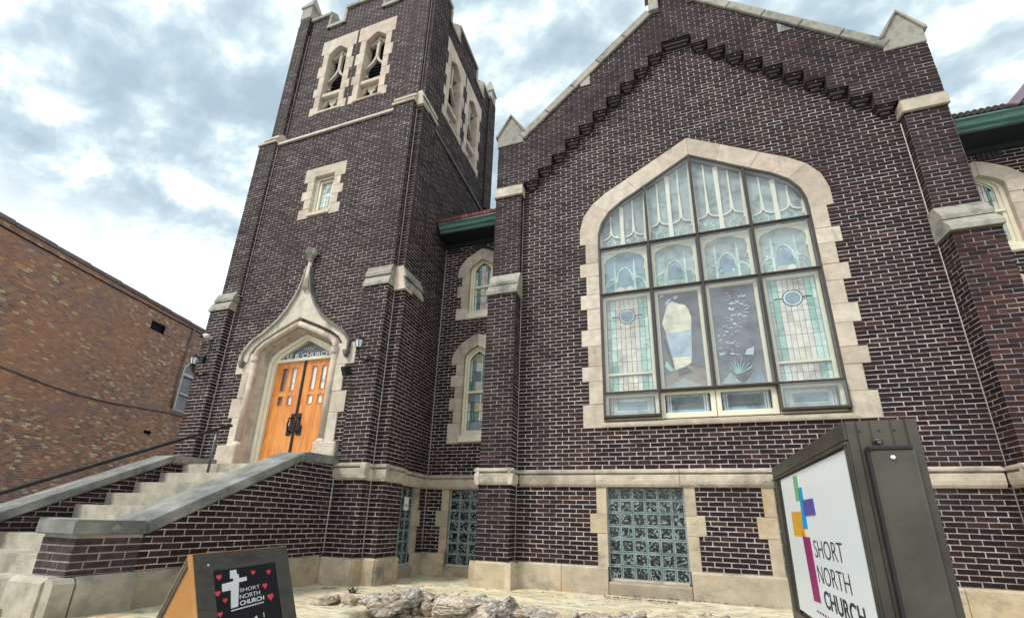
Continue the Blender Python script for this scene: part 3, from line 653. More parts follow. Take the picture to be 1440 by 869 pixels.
# ---- big window ---------------------------------------------------------------
bw = bpy.data.objects.new('great_window', None); COL.objects.link(bw); bw.parent = church; bw.location = Vector((C0, 0, 1.5))-church.location; bw['label'] = 'wide arched stained glass window behind storm glazing'
quoin_stones(F0, C0, 1.71, 2.055, 1.945, BL, 'lime', bw, depth=-.12, d=.014)
segs = [(0, 3, [(2.05, 5.02), (2.045, 5.35), (1.97, 5.65), (1.80, 5.90)]), (3, 5, [(1.80, 5.90), (1.52, 6.12), (1.15, 6.33)]), (5, 6, [(1.15, 6.33), (.55, 6.68)])]
for q in (-1, 1):
    for a, b, o_ in segs:
        pts = [(C0+q*x, z) for x, z in o_] + [(C0+q*x, z) for x, z in big_in_half[a:b+1][::-1]]
        plate('voussoir', F0, pts, -.12, .014+random.uniform(-.003, .003), 'lime', bw, bev=.007)
for q in (-1, 1): plate('voussoir', F0, [(C0+q*.55, 6.68), (C0+q*.002, 7.0), (C0+q*.002, 6.60), (C0+q*.45, 6.33)], -.12, .014, 'lime', bw, bev=.006)
prof('sill', F0, C0-1.71, C0+1.76, [(-.12, 1.50), (.05, 1.50), (.06, 1.53), (.06, 1.57), (-.12, 1.63)], 'lime', bw)
def harch(u, k=0.0):
    x = abs(u-C0)
    for (x1, z1), (x0, z0_) in zip(big_in_half, big_in_half[1:]):
        if x0 <= x <= x1 and x1 > x0: return z0_+(z1-z0_)*(x-x0)/(x1-x0)-k
    return 5.2-k
def arch_poly(a, b, z0_, k=0.0, n=8):
    return [(a, z0_), (b, z0_)]+[(b+(a-b)*i/n, harch(b+(a-b)*i/n, k)) for i in range(n+1)]
UB = [-.80, .09, .91, 1.755, 2.62]; ZB = [2.08, 3.92, 4.87]
# storm frame
for i in (1, 2, 3):
    plate('storm_bar', F0, rect(UB[i]-.022, UB[i]+.022, 2.06, harch(UB[i], .0)), -.045, .02, 'bronze', bw, bev=.004)
    plate('storm_bar', F0, rect(UB[i]-.007, UB[i]+.007, 2.06, harch(UB[i], .005)), .021, .034, 'bronze', bw, bev=0)
for z in ZB:
    plate('storm_bar', F0, rect(-.79, 2.61, z-.024, z+.024), -.045, .014, 'bronze', bw, bev=.004); plate('storm_bar', F0, rect(-.79, 2.61, z-.006, z+.006), .015, .03, 'bronze', bw, bev=0)
edge = [(C0+x, z) for x, z in big_in_half]+[(C0-x, z) for x, z in big_in_half[::-1][1:]]
edge = [(2.62, 1.66)]+edge+[(-.80, 1.66)]
ribbon('storm_frame', F0, [(C0+(u-C0)*.992, z-.014) for u, z in edge], .036, -.05, .018, 'bronze', bw)
for (a, b) in ((-.79, .09), (1.755, 2.61)):
    plate('storm_bar', F0, rect(a, b, 1.655, 1.69), -.05, .075, 'bronze', bw, bev=.004)
    for q in (a, b-.02): plate('storm_bar', F0, rect(q, q+.02, 1.69, 2.056), -.05, .06, 'bronze', bw, bev=.002)
    plate('storm_pane', F0, rect(a+.02, b-.02, 1.69, 2.056), .05, .056, 'storm', bw, bev=0)
for i in range(4):
    a, b = UB[i]+.022, UB[i+1]-.022
    for z0_, z1 in ((2.104, 3.896), (3.944, 4.846)): plate('storm_pane', F0, rect(a, b, z0_, z1), -.004, .002, 'storm', bw, bev=0)
    plate('storm_pane', F0, arch_poly(max(a, -.77), min(b, 2.59), 4.894, .03), -.004, .002, 'storm', bw, bev=0)
# painted timber frame behind, pane by pane
FB = FY(.13)
def frame(name, pts_o, w, m='cream', d0=-.03, d1=.05, parent=bw):
    return ribbon(name, FB, pts_o+[pts_o[0]], w, d0, d1, m, parent)
def P(pts, m, d=.012, nm='pane'): return plate(nm, FB, pts, -.004, d+random.uniform(-.002, .002), m, bw, bev=0)
plate('lead_backing', FB, [(2.62, 1.6)]+[(C0+x, z) for x, z in big_in_half]+[(C0-x, z) for x, z in big_in_half[::-1][1:]]+[(-.80, 1.6)], -.04, -.005, 'lead', bw, bev=0)
for i in range(4):
    a, b = UB[i], UB[i+1]; c = (a+b)/2; hw = (b-a)/2-.035
    for (za, zb_) in ((2.10, 3.90), (3.94, 4.85)):
        for q in (-1, 1): plate('timber_stile', FB, rect(*sorted((c+q*hw, c+q*(hw-.055))), za, zb_), -.03, .05+.001*q, 'cream', bw, bev=.008)
        plate('timber_rail', FB, rect(c-hw+.055, c+hw-.055, za, za+.035), -.03, .048, 'cream', bw, bev=.006); plate('timber_rail', FB, rect(c-hw+.055, c+hw-.055, zb_-.055, zb_), -.03, .048, 'cream', bw, bev=.006)
    # bottom lights
    u0, u1 = c-hw+.02, c+hw-.02; big_ = i in (0, 3)
    plate('timber_rail', FB, rect(u0, u1, 1.63, 1.72 if not big_ else 1.70), -.03, .07, 'cream', bw, bev=.01); plate('timber_rail', FB, rect(u0, u1, 2.02, 2.09), -.03, .07, 'cream', bw, bev=.006)
    for q in (-1, 1): plate('timber_stile', FB, rect(*sorted((c+q*(hw+.03), c+q*(hw-.04))), 1.63, 2.10), -.03, .072+.001*q, 'cream', bw, bev=.006)
    P(rect(u0+.04, u1-.04, 1.72, 2.02), 'g_blue' if not big_ else 'g_grey', .004)
    P(rect(u0+.12, u1-.12, 1.78, 1.98), 'g_aqua' if big_ else 'g_slate', .008); P(rect(u0+.15, u1-.15, 1.81, 1.95), 'g_blue' if big_ else 'g_transom', .013)
    for q in (0, 1, 2, 3): P(rect(u0+.045+q*.018, u0+.058+q*.018, 1.725, 2.015), ['g_blue', 'g_pale'][q % 2], .006); P(rect(u1-.058-q*.018, u1-.045-q*.018, 1.725, 2.015), ['g_blue', 'g_pale'][q % 2], .006)
    # main lights
    a, b = c-hw+.06, c+hw-.06; W_ = b-a
    if i in (0, 3):
        xs = [0, .09, .22, .33, .44, .56, .67, .78, .91, 1.0]; pal = ['g_grey', 'g_green', 'g_pale', 'g_pale', 'g_cream', 'g_pale', 'g_pale', 'g_green', 'g_aqua']
        zs = [2.14, 2.27, 2.40, 2.46, 2.66, 2.88, 3.10, 3.28, 3.46, 3.64, 3.84]
        for k in range(9):
            for r in range(10):
                if r == 2: continue
                m = pal[k]
                if k in (1, 7) and random.random() < .3: m = 'g_aqua'
                if 2 <= k <= 6 and random.random() < .25: m = 'g_pink'
                P(rect(a+W_*xs[k]+.0035, a+W_*xs[k+1]-.0035, zs[r]+.0035, zs[r+1]-.0035), m)
        plate('timber_rail', FB, rect(a-.005, b+.005, 2.41, 2.45), -.01, .045, 'cream', bw, bev=.005)
        zc = 3.50
        for rr, m, d in ((.145, 'lead', .016), (.13, 'g_sky', .019), (.105, 'g_blue', .022)):
            P([(c+rr*math.cos(t*math.pi/10), zc+rr*math.sin(t*math.pi/10)) for t in range(20)], m, d)
        for q in (-1, 1): ribbon('lead_came', FB, [(c+q*.145, zc), (c+q*.21, zc+.012), (c+q*.26, zc)], .02, 0, .018, 'lead', bw)
    elif i == 1:
        P(rect(a, b, 2.14, 3.84), 'g_dark', .002)
        P([(a, 2.14), (b, 2.14), (b, 2.42), (a+.40, 2.52), (a, 2.36)], 'g_brown', .008); P([(a+.01, 2.15), (b-.05, 2.15), (a+.30, 2.30)], 'g_grey', .012)
        P([(a+.03, 3.30), (a+.10, 3.52), (a+.13, 3.62), (a+.22, 3.70), (a+.30, 3.64), (a+.42, 3.60), (a+.47, 3.50), (a+.50, 3.35), (a+.48, 3.13), (a+.08, 3.10)], 'g_cream', .010)
        P([(a+.07, 3.095), (a+.48, 3.125), (a+.45, 2.68), (a+.15, 2.68)], 'g_sky', .013)
        P([(a+.15, 2.675), (a+.45, 2.675), (a+.43, 2.55), (a+.30, 2.48), (a+.17, 2.44)], 'g_cream', .010)
        P([(a+.05, 2.62), (a+.12, 2.50), (a+.16, 2.44), (a+.10, 2.42), (a+.02, 2.52)], 'g_green', .012); P([(a+.22, 2.46), (a+.34, 2.49), (a+.44, 2.40), (a+.36, 2.38), (a+.22, 2.34)], 'g_dark', .016)
        for k in range(9): 
            x, z = a+random.uniform(.02, .28), random.uniform(3.58, 3.80); P([(x, z), (x+.07, z+.012), (x+.08, z+.035), (x+.01, z+.03)], 'g_sky', .006)
        ribbon('lead_came', FB, [(a+.05, 2.98), (a+.10, 2.72), (a+.16, 2.50)], .016, 0, .02, 'lead', bw)
    else:
        P(rect(a, b, 2.14, 3.84), 'g_dark', .002)
        for k in range(95):
            z = random.uniform(2.62, 3.74); x = a+.16+random.uniform(-.05, .26)+(.10*math.sin(z*4)); w = random.uniform(.02, .085); h = random.uniform(.008, .026); t = random.uniform(-.03, .03)
            P([(x, z), (x+w, z+t), (x+w*.9, z+t+h), (x+.1*w, z+h)], random.choice(['g_sky', 'g_aqua', 'g_grey', 'g_grey']), random.uniform(.006, .012))
        P([(a+.40, 2.62), (a+.52, 2.60), (a+.55, 2.74), (a+.44, 2.70)], 'g_sky', .014)
        for k in range(9):
            t = -1.15+k*.29; x0 = a+.28; r = random.uniform(.16, .30); P([(x0-.012, 2.30), (x0+.012, 2.30), (x0+r*math.sin(t)*.8+.012, 2.30+r*math.cos(t)), (x0+r*math.sin(t)*.9, 2.33+r*math.cos(t))], random.choice(['g_green', 'g_grey', 'g_blue']), .010+.001*k)
        P([(a+.02, 2.16), (a+.30, 2.16), (a+.16, 2.34)], 'g_grey', .008); P([(a+.34, 2.15), (b-.02, 2.15), (b-.08, 2.40), (a+.46, 2.28)], 'g_blue', .009)
    # tracery lights, middle row
    P(rect(a, b, 3.975, 4.80), random.choice(['g_grey', 'g_blue', 'g_grey']), .002)
    for q in (-1, 1):
        plate('tracery_spandrel', FB, [(c+q*hw, 4.82), (c+q*.04, 4.82), (c+q*.22, 4.74), (c+q*.30, 4.70), (c+q*(hw-.05), 4.60), (c+q*(hw-.07), 4.42), (c+q*hw, 4.38)], -.01, .03, 'tracery', bw, bev=.004)
        x = c+q*.17
        ribbon('glass_spire', FB, [(x, 3.99), (x, 4.30), (x, 4.50), (x, 4.66)], [.035, .045, .03, .008], 0, .014, 'g_aqua', bw); ribbon('glass_spire', FB, [(x-.05, 4.24), (x, 4.30), (x+.05, 4.24)], .022, 0, .016, 'g_pale', bw)
        ribbon('glass_arc', FB, [(c+q*(.19+.17*math.sin(t*.3)), 4.02+.26*math.cos(t*.3)) for t in range(6)], .026, 0, .012, 'g_aqua', bw)
        ribbon('glass_arc', FB, [(c+q*(.19+.11*math.sin(t*.3)), 4.02+.17*math.cos(t*.3)) for t in range(6)], .018, 0, .010, 'g_green', bw)
        ribbon('glass_arc', FB, [(c+q*.14, 4.20), (c+q*.12, 4.36), (c+q*.06, 4.46), (c, 4.49)], .026, 0, .013, 'g_aqua', bw)
        if i in (0, 3):
            P([(c+q*.01, 4.0), (c+q*.13, 4.0), (c+q*.15, 4.06), (c+q*.08, 4.11), (c+q*.01, 4.05)], 'g_pink', .012)
    P([(c-.12, 4.12), (c+.12, 4.12), (c+.10, 4.32), (c, 4.42), (c-.10, 4.32)], 'g_blue', .006)
    for k in range(10):
        x, z = random.uniform(a, b-.06), random.uniform(4.0, 4.5); P([(x, z), (x+.04, z+.01), (x+.03, z+.05), (x, z+.04)], random.choice(['g_green', 'g_blue', 'g_aqua']), .005)
    # top row
    lo, hi = max(UB[i]+.03, -.76), min(UB[i+1]-.03, 2.58)
    P(arch_poly(lo, hi, 4.90, .05), 'g_grey', .002)
    for k in range(16):
        x, z = random.uniform(lo+.02, hi-.07), random.uniform(4.93, 5.22); P([(x, z), (x+.04, z+.01), (x+.035, z+.06), (x+.004, z+.06)], random.choice(['g_green', 'g_aqua', 'g_blue', 'g_amber']), .005)
    for q in (-1, 1):
        ribbon('tracery_edge', FB, [(c+q*(hw+.015), 4.89), (c+q*(hw+.0), 5.3), (c+q*(hw+.01), harch(c+q*hw, .03))], [.05, .04, .02], -.01, .04, 'tracery', bw)
    top = harch(c, .06); m_ = 5.22 if i in (0, 3) else 5.34
    ribbon('tracery_mullion', FB, [(c, 4.89), (c, 5.3), (c, top)], [.085, .06, .075], -.01, .045, 'tracery', bw)
    for q in (-1, 1):
        x = c+q*hw*.5; tq = harch(x, .06); w2 = hw*.45
        ribbon('tracery_rib', FB, [(x, m_), (x, (m_+tq)/2), (x, tq)], [.055, .022, .028], -.01, .032, 'tracery', bw)
        for s2 in (-1, 1):
            ribbon('tracery_rib', FB, [(x, m_+.02), (x+s2*w2*.25, m_-.055), (x+s2*w2*.6, m_-.085), (x+s2*w2, m_-.10), (x+s2*w2*1.02, m_-.2)], [.03, .024, .024, .024, .03], -.01, .03, 'tracery', bw)
            ribbon('glass_arc', FB, [(x+s2*.075, 4.92), (x+s2*.07, 5.06), (x, 5.15)], .014, 0, .009, 'g_aqua', bw)
# ================================================================== TOWER
XC = -6.57
PC = -6.455            # centre of the doorway
T0, T3 = FY(-1.05), FY(-.90)
def bell_hole(c):
    lv = [9.36, 9.62, 9.97, 10.25, 10.62, 11.0, 11.42, 11.9]
    return quoined(c, .54, .455, lv, [], first='w'), lv
SQL = [6.10, 6.36, 6.60, 6.84, 7.08, 7.44]
sq_hole = quoined(XC, .55, .45, SQL, [])
PL = [.60, 1.20, 1.73, 2.12, 2.62, 3.04]
hood_o = [(1.30, 2.85), (1.27, 3.05), (1.10, 3.27), (.82, 3.44), (.52, 3.68), (.33, 3.92), (.17, 4.22), (.09, 4.50), (.05, 4.80)]
port_hole = [(PC+1.30, .5), (PC+1.30, 1.20), (PC+1.22, 1.20), (PC+1.22, 1.73), (PC+1.32, 1.73), (PC+1.32, 2.12), (PC+1.22, 2.12), (PC+1.22, 2.62), (PC+1.40, 2.62), (PC+1.40, 3.04), (PC+1.2, 3.04), (PC+1.0, 3.25), (PC+.5, 3.6), (PC, 4.2),
             (PC-.5, 3.6), (PC-1.0, 3.25), (PC-1.2, 3.04), (PC-1.40, 3.04), (PC-1.40, 2.62), (PC-1.22, 2.62), (PC-1.22, 2.12), (PC-1.32, 2.12), (PC-1.32, 1.73), (PC-1.22, 1.73), (PC-1.22, 1.2), (PC-1.30, 1.2), (PC-1.30, .5)]
CW.wall('tower_front_wall', T0, rect(-8.31, -4.90, -.59, 8.52), [sq_hole, port_hole], church, label='tower face with the doorway')
bc = (-7.09, -5.945); rc = (.45, 1.60)
CW.wall('belfry_front_wall', T3, rect(-8.25, -4.80, 8.5, 12.40), [bell_hole(c)[0] for c in bc], church)
XR = -4.37; TR = FX(XR)
CW.wall('tower_side_wall', TR, rect(-.47, 3.05, -.59, 8.52), [[(y, z) for y, z in rect(-.42, .45, -.6, .56)]], church, label='tower face toward the nave')
CW.wall('belfry_side_wall', FX(-4.40), rect(-.47, 3.05, 8.5, 12.40), [bell_hole(c)[0] for c in rc], church)
# stepped merlons
def battlement(fr, a, b, c, nm):
    h = (b-a)/2
    segs_ = [(a, c-1.16, 12.92), (c-1.16, c-.575, 12.40), (c-.575, c+.555, 12.92), (c+.555, c+1.13, 12.40), (c+1.13, b, 12.92)]
    for (p, q, z) in segs_:
        if z > 12.5: CW.wall('merlon_face', fr, rect(p, q, 12.40, z), [], church); plate('merlon_core', fr, rect(p+.01, q-.01, 12.3, z), -.35, -.01, 'corbel', church, bev=0)
        o = prof('coping_stone', fr, p-(.05 if z > 12.5 else -.0), q+(.05 if z > 12.5 else 0), [(-.42, z), (.05, z), (.05, z+.10), (-.16, z+.30), (-.42, z+.12)], 'cap', church); recenter(o)
        if z < 12.5:
            for (x0, x1) in ((p, p+.09), (q-.09, q)):
                if x1-x0 > 0: recenter(plate('merlon_edge_stone', fr, rect(x0, x1, z+.0, 12.92), -.40, .035, 'cap', church, bev=.01))
battlement(T3, -8.25, -4.42, -6.465, 'front'); battlement(FX(-4.40), -.85, 3.05, 1.05, 'side')
box('tower_back', -8.6, -4.45, 2.9, 3.1, -1, 12.9, 'corbel', church); box('tower_far_side', -8.66, -8.60, -.95, 3.1, -1, 12.9, 'corbel', church)
box('tower_roof', -8.58, -4.5, -.8, 2.9, 12.0, 12.1, 'dark', church)
# string course
prof('string_course', T0, -8.20, -4.93, [(-.05, 8.47), (.05, 8.47), (.05, 8.53), (-.16, 8.62), (-.2, 8.47)], 'lime', church)
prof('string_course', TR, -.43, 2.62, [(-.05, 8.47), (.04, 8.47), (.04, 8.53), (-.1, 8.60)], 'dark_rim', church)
# angle buttresses: (front outer u0,u1), stage tops
def angle(u0, u1, yf, z0_, z1, sx_, sy0, sy1, m='brick'):
    pass
ST = [(-.59, 4.10, .15, -4.21), (4.40, 8.56, .08, -4.285), (8.78, 13.05, .0, -4.33)]
for i, (za, zb_, pr, sx_) in enumerate(ST):
    yf = -1.05-pr if i < 2 else -1.0
    u0, u1 = (-4.94, -4.44) if i < 2 else (-4.86, -4.44)
    ny = -.99
    if i == 2: ny = -.93
    hz_ = []
    CW.wall('angle_buttress_face', FY(yf), rect(u0, u1, za, zb_), hz_, church)
    CW.wall('angle_buttress_return', FX(u1), rect(yf, ny, za, zb_), [], church)
    CW.wall('angle_buttress_strip', FY(ny), rect(u1, sx_, za, zb_), [], church)
    CW.wall('angle_buttress_side', FX(sx_), rect(ny, -.44, za, zb_), [], church)
    tube('mortar_line', [(u1+.008, ny-.012, za), (u1+.008, ny-.012, zb_)], .010, 'caulk', church, seg=5)
    # left pair
    if i == 0: a, b = -8.83, -8.31
    elif i == 1: a, b = -8.72, -8.215
    else: a, b = -8.56, -8.24
    CW.wall('angle_buttress_face', FY(yf), rect(a, b, za, zb_), [], church)
    CW.wall('angle_buttress_return', FX(b), rect(yf, -1.0 if i < 2 else -.88, za, zb_), [], church)
    CW.wall('angle_buttress_side', FXm(a), rect(yf, -.3, za, zb_), [], church)
    tube('mortar_line', [(b+.010, (-1.05 if i < 2 else -.9)-.012, za), (b+.010, (-1.05 if i < 2 else -.9)-.012, zb_ if i < 2 else 12.4)], .009, 'caulk', church, seg=5)
for x, w_ in ((-4.40, 3.05),):
    for (za, zb_, pr, sx_) in ST:
        CW.wall('rear_buttress_side', FX(sx_-.01), rect(2.62, 3.08, za, zb_), [], church); CW.wall('rear_buttress_return', FY(2.62), rect(-4.42, sx_-.01, za, zb_), [], church)
    tube('mortar_line', [(-4.355, 2.60, 6.2), (-4.355, 2.60, 12.3)], .012, 'corbel', church, seg=5)
tube('mortar_line', [(-4.355, .685, -.55), (-4.355, .685, 6.0)], .012, 'caulk', church, seg=5)
tube('mortar_line', [(-4.995, -1.215, -.55), (-4.995, -1.215, .60)], .012, 'caulk', church, seg=5)
# weathering caps around the angles
def wcap(zb_, zm, zt_, yb, yt, u0, u1, sxb, sxt, m):
    for (z0_, z1, f0, f1) in ((zb_, zm, 0, .5), (zm+.004, zt_, .42, 1)):
        ya, yc = yb+(yt-yb)*f0, yb+(yt-yb)*f1
        a = -.03*(1-f0)
        prof('weathering_stone', FY(0), u0-.035, u1+.02, [(.9, z0_), (-ya+.035, z0_), (-ya+.035, z0_+.06), (-yc+.01, z1), (.9, z1)], m, church)
        xa, xc = sxb+(sxt-sxb)*f0, sxb+(sxt-sxb)*f1
        prof('weathering_stone', FX(0), -1.0, -.40, [(-4.6, z0_), (xa+.035, z0_), (xa+.035, z0_+.06), (xc+.01, z1), (-4.6, z1)], m, church)
        plate('weathering_stone', FY(-1.0), [(u1+.02, z0_-.06 if f0 == 0 else z0_), (xa+.035, z0_-.06 if f0 == 0 else z0_), (xc+.01, z1), (u1+.02, z1)], -.2, .06-.03*f0, 'lime', church, bev=.004)
wcap(4.06, 4.27, 4.50, -1.20, -1.13, -4.94, -4.44, -4.21, -4.285, 'cap')
wcap(8.53, 8.70, 8.88, -1.13, -1.0, -4.94, -4.44, -4.285, -4.33, 'lime')
for (z0_, z1, ya, yc, a, b, m) in ((4.06, 4.27, -1.20, -1.165, -8.86, -8.29, 'cap'), (4.275, 4.50, -1.17, -1.13, -8.80, -8.26, 'cap'), (8.53, 8.70, -1.13, -1.07, -8.75, -8.19, 'lime'), (8.705, 8.88, -1.08, -1.0, -8.66, -8.19, 'lime')):
    prof('weathering_stone', FY(0), a, b, [(.5, z0_), (-ya+.035, z0_), (-ya+.035, z0_+.06), (-yc+.01, z1), (.5, z1)], m, church)
# pinnacle caps
for (x, y, w_) in ((-8.41, -.84, .14), (-4.50, 2.93, .12)):
    bm = bmesh.new()
    pr = [(w_+.03, 13.05), (w_+.03, 13.45), (w_+.06, 13.47), (w_+.06, 13.52), (.03, 14.05)]
    rings = [[bm.verts.new((x+sx2*a, y+sy2*a, z)) for sx2, sy2 in ((-1, -1), (1, -1), (1, 1), (-1, 1))] for a, z in pr]
    for r0, r1 in zip(rings, rings[1:]):
        for k in range(4): bm.faces.new((r0[k], r0[(k+1) % 4], r1[(k+1) % 4], r1[k]))
    bm.faces.new(rings[0]); bm.faces.new(rings[-1]); recenter(from_bm('pinnacle_cap', bm, 'cap', church))
    box('pinnacle_core', x-w_+.02, x+w_-.02, y-w_+.16 if y < 0 else y-w_+.02, y+w_, 12.0, 13.05, 'corbel', church)
recenter(plate('corner_merlon_cap', FY(0), [(-4.9, 13.05), (-4.3, 13.05), (-4.3, 13.3), (-4.6, 13.7), (-4.9, 13.3)], .4, 1.03, 'cap', church))
# ---- belfry windows
def belfry(fr, c, lab=None):
    w = bpy.data.objects.new('belfry_window', None); COL.objects.link(w); w.parent = church; w.location = fr.p(c, 9.36)-church.location
    lv = bell_hole(c)[1]
    quoin_stones(fr, c, .29, .54, .455, lv[:-1], 'lime', w, depth=-.3)
    q0 = lv[-2]
    plate('lintel_stone', fr, [(c-.54, q0), (c-.29, q0), (c-.29, 11.36), (c-.1, 11.53), (c, 11.58), (c+.1, 11.53), (c+.29, 11.36), (c+.29, q0), (c+.54, q0), (c+.54, 11.9), (c-.54, 11.9)], -.3, .014, 'lime', w, bev=0)
    plate('belfry_shade_panel', fr, rect(c-.3, c+.3, 9.4, 11.7), -.34, -.30, 'belfry_shade', w, bev=0)  # near-black sheet paints the darkness inside the opening
    for k in range(14): plate('louvre_slat', fr, rect(c-.285, c+.285, 10.08+k*.105, 10.11+k*.105), -.30, -.24, 'belfry_shade', w, bev=0)
    plate('transom_stone', fr, rect(c-.292, c+.292, 9.93, 10.05), -.25, -.02, 'lime', w, bev=.02)
    plate('sill', fr, rect(c-.40, c+.40, 9.37, 9.43), -.2, .03, 'lime', w, bev=.01)
    d0, d1 = -.17, -.10
    ribbon('tracery_bar', fr, [(c, 11.58), (c, 11.2), (c, 10.85)], .075, d0, d1, 'tracery_stone', w)
    for q in (-1, 1):
        ribbon('tracery_bar', fr, [(c, 10.90), (c+q*.09, 10.72), (c+q*.19, 10.62), (c+q*.29, 10.54)], [.075, .06, .05, .045], d0, d1-.002, 'tracery_stone', w)
        ribbon('tracery_bar', fr, [(c, 11.52), (c+q*.13, 11.40), (c+q*.27, 11.34)], [.05, .035, .04], d0, d1-.006, 'tracery_stone', w)
        ribbon('tracery_bar', fr, [(c+q*.02, 11.28), (c+q*.10, 11.38), (c+q*.2, 11.30)], .022, d0, d1-.008, 'tracery_stone', w)
        ribbon('tracery_bar', fr, [(c+q*.24, 10.30), (c+q*.17, 10.27)], [.05, .015], d0, d1-.01, 'tracery_stone', w)
        # quatrefoil panel below
        x = c+q*.145
        pts = []
        n = 26
        ring_o = [(x+.145*math.copysign(min(1, abs(math.cos(t))*1.35), math.cos(t)), 9.68+.25*math.copysign(min(1, abs(math.sin(t))*1.35), math.sin(t))) for t in [2*math.pi*k/n for k in range(n)]]
        ring_i = [(x+(.062+.05*abs(math.cos(2*t)))*math.cos(t)*1.0, 9.68+(.11+.085*abs(math.cos(2*t)))*math.sin(t)) for t in [2*math.pi*k/n for k in range(n)]]
        bm = bmesh.new(); A = [bm.verts.new(fr.p(u, z, -.12)) for u, z in ring_o]; B = [bm.verts.new(fr.p(u, z, -.12)) for u, z in ring_i]; C_ = [bm.verts.new(fr.p(u, z, -.17)) for u, z in ring_i]
        for k in range(n):
            l = (k+1) % n; bm.faces.new((A[k], A[l], B[l], B[k])); bm.faces.new((B[k], B[l], C_[l], C_[k]))
        from_bm('pierced_panel', bm, 'tracery_stone', w)
for c in bc: belfry(T3, c)
for c in rc: belfry(FX(-4.40), c)
# ---- small square-headed window
sw = bpy.data.objects.new('square_headed_window', None); COL.objects.link(sw); sw.parent = church; sw.location = T0.p(XC, 6.2)-church.location
quoin_stones(T0, XC, .27, .55, .45, SQL[:-1], 'lime', sw, depth=-.2)
plate('lintel_stone', T0, [(XC-.55, 7.08), (XC-.27, 7.08), (XC-.27, 7.20), (XC+.27, 7.20), (XC+.27, 7.08), (XC+.55, 7.08), (XC+.55, 7.44), (XC-.55, 7.44)], -.2, .014, 'lime', sw, bev=0)
fT = Fr((0, -.93, 0), (1, 0, 0), (0, -1, 0))
ribbon('timber_frame', fT, [(XC-.24, 6.24), (XC+.24, 6.24), (XC+.24, 7.17), (XC-.24, 7.17), (XC-.24, 6.24)], .07, -.05, .05, 'cream', sw)
ribbon('sash', fT, [(XC-.17, 6.31), (XC+.17, 6.31), (XC+.17, 7.10), (XC-.17, 7.10), (XC-.17, 6.31)], .05, -.05, .02, 'cream', sw)
plate('lead_backing', fT, rect(XC-.16, XC+.16, 6.32, 7.08), -.05, -.03, 'lead', sw, bev=0)
for i in range(4):
    for j in range(6): plate('pane', fT, rect(XC-.145+i*.0725+.004, XC-.145+(i+1)*.0725-.004, 6.335+j*.123+.004, 6.335+(j+1)*.123-.004), -.03, -.024, random.choice(['g_grey', 'g_aqua', 'g_pale', 'g_blue']), sw, bev=0)
plate('sill', T0, rect(XC-.30, XC+.30, 6.14, 6.235), -.2, .03, 'lime', sw, bev=.01)
# ---- tower base and band
band(T0, -4.97, -4.95); band(FY(-1.20), -5.0, -4.372, step=.7); band(FX(-4.44), -1.26, -.95, step=9); band(FY(-.99), -4.42, -4.142, step=9); band(FX(-4.21), -1.03, -.42, step=9); band(TR, -.44, .69, step=.6)
box('band_stone', -4.48, -4.362, -1.278, -1.16, .572, .812, 'lime_band', church, bev=.012)
base(FY(-1.20), -5.0, -4.42, .6); base(FY(-.99), -4.43, -4.17, 9); base(FX(-4.44), -1.26, -.95, 9); base(FX(-4.21), -1.03, -.42, 9); base(TR, .31, .70, 9)
box('band_stone', -8.90, -8.24, -1.30, -.3, .60, .84, 'lime', church, bev=.01)
CW.wall('angle_buttress_face', FY(-1.2), rect(-5.02, -4.94, -.59, 1.0), [], church)
glass_block_window(TR, -.02, .345, 4, zb=-.77, wst=(.13, .21), skipside=lambda q, a: q < 0, label='glass block window on the tower return')
# ---- doorway ---------------------------------------------------------------
dw = bpy.data.objects.new('doorway', None); COL.objects.link(dw); dw.parent = church; dw.location = T0.p(PC, .78)-church.location; dw['label'] = 'ogee-hooded limestone doorway'
q_ = [(PC+1.0, 1.2), (PC+1.22, 1.73)]
def jamb(z0_, z1, h):
    for q in (-1, 1): recenter_(plate('jamb_stone', T0, rect(*sorted((PC+q*1.0, PC+q*h)), z0_+.0015, z1-.0015), -.12, .03+random.uniform(-.003, .003), 'lime', dw, bev=.006))
def recenter_(o): return o
for a, b, h in ((1.20, 1.73, 1.22), (1.73, 2.12, 1.34), (2.12, 2.62, 1.22), (2.62, 3.04, 1.41)): jamb(a, b, h)
for q in (-1, 1): 
    plate('plinth_stone', T0, rect(*sorted((PC+q*.86, PC+q*1.34)), .5, 1.20), -.12, .12, 'lime', dw, bev=.02)
    # inner splayed reveal
    tube('roll_shaft', [(PC+q*.955, -1.075, 1.26), (PC+q*.955, -1.075, 2.86)], .060, 'lime', dw, seg=18)
    tube('shaft_base', [(PC+q*.955, -1.075, 1.18), (PC+q*.955, -1.075, 1.22), (PC+q*.955, -1.075, 1.235), (PC+q*.955, -1.075, 1.27)], [.09, .09, .072, .06], 'lime', dw, seg=18)
    tube('shaft_capital', [(PC+q*.955, -1.075, 2.83), (PC+q*.955, -1.075, 2.855), (PC+q*.955, -1.075, 2.875), (PC+q*.955, -1.075, 2.95)], [.062, .078, .066, .085], 'lime', dw, seg=18)
gro = [(1.07, 2.88), (1.05, 3.02), (.96, 3.14), (.80, 3.26), (.52, 3.41), (0, 3.64)]
rol = [(.90, 2.88), (.885, 2.99), (.80, 3.08), (.66, 3.17), (.42, 3.29), (0, 3.47)]
cen = [((a[0]+b[0])/2, (a[1]+b[1])/2) for a, b in zip(gro, rol)]
hood_i = [(1.13, 2.85), (1.11, 3.04), (1.0, 3.18), (.83, 3.30), (.54, 3.45), (0, 3.69)]
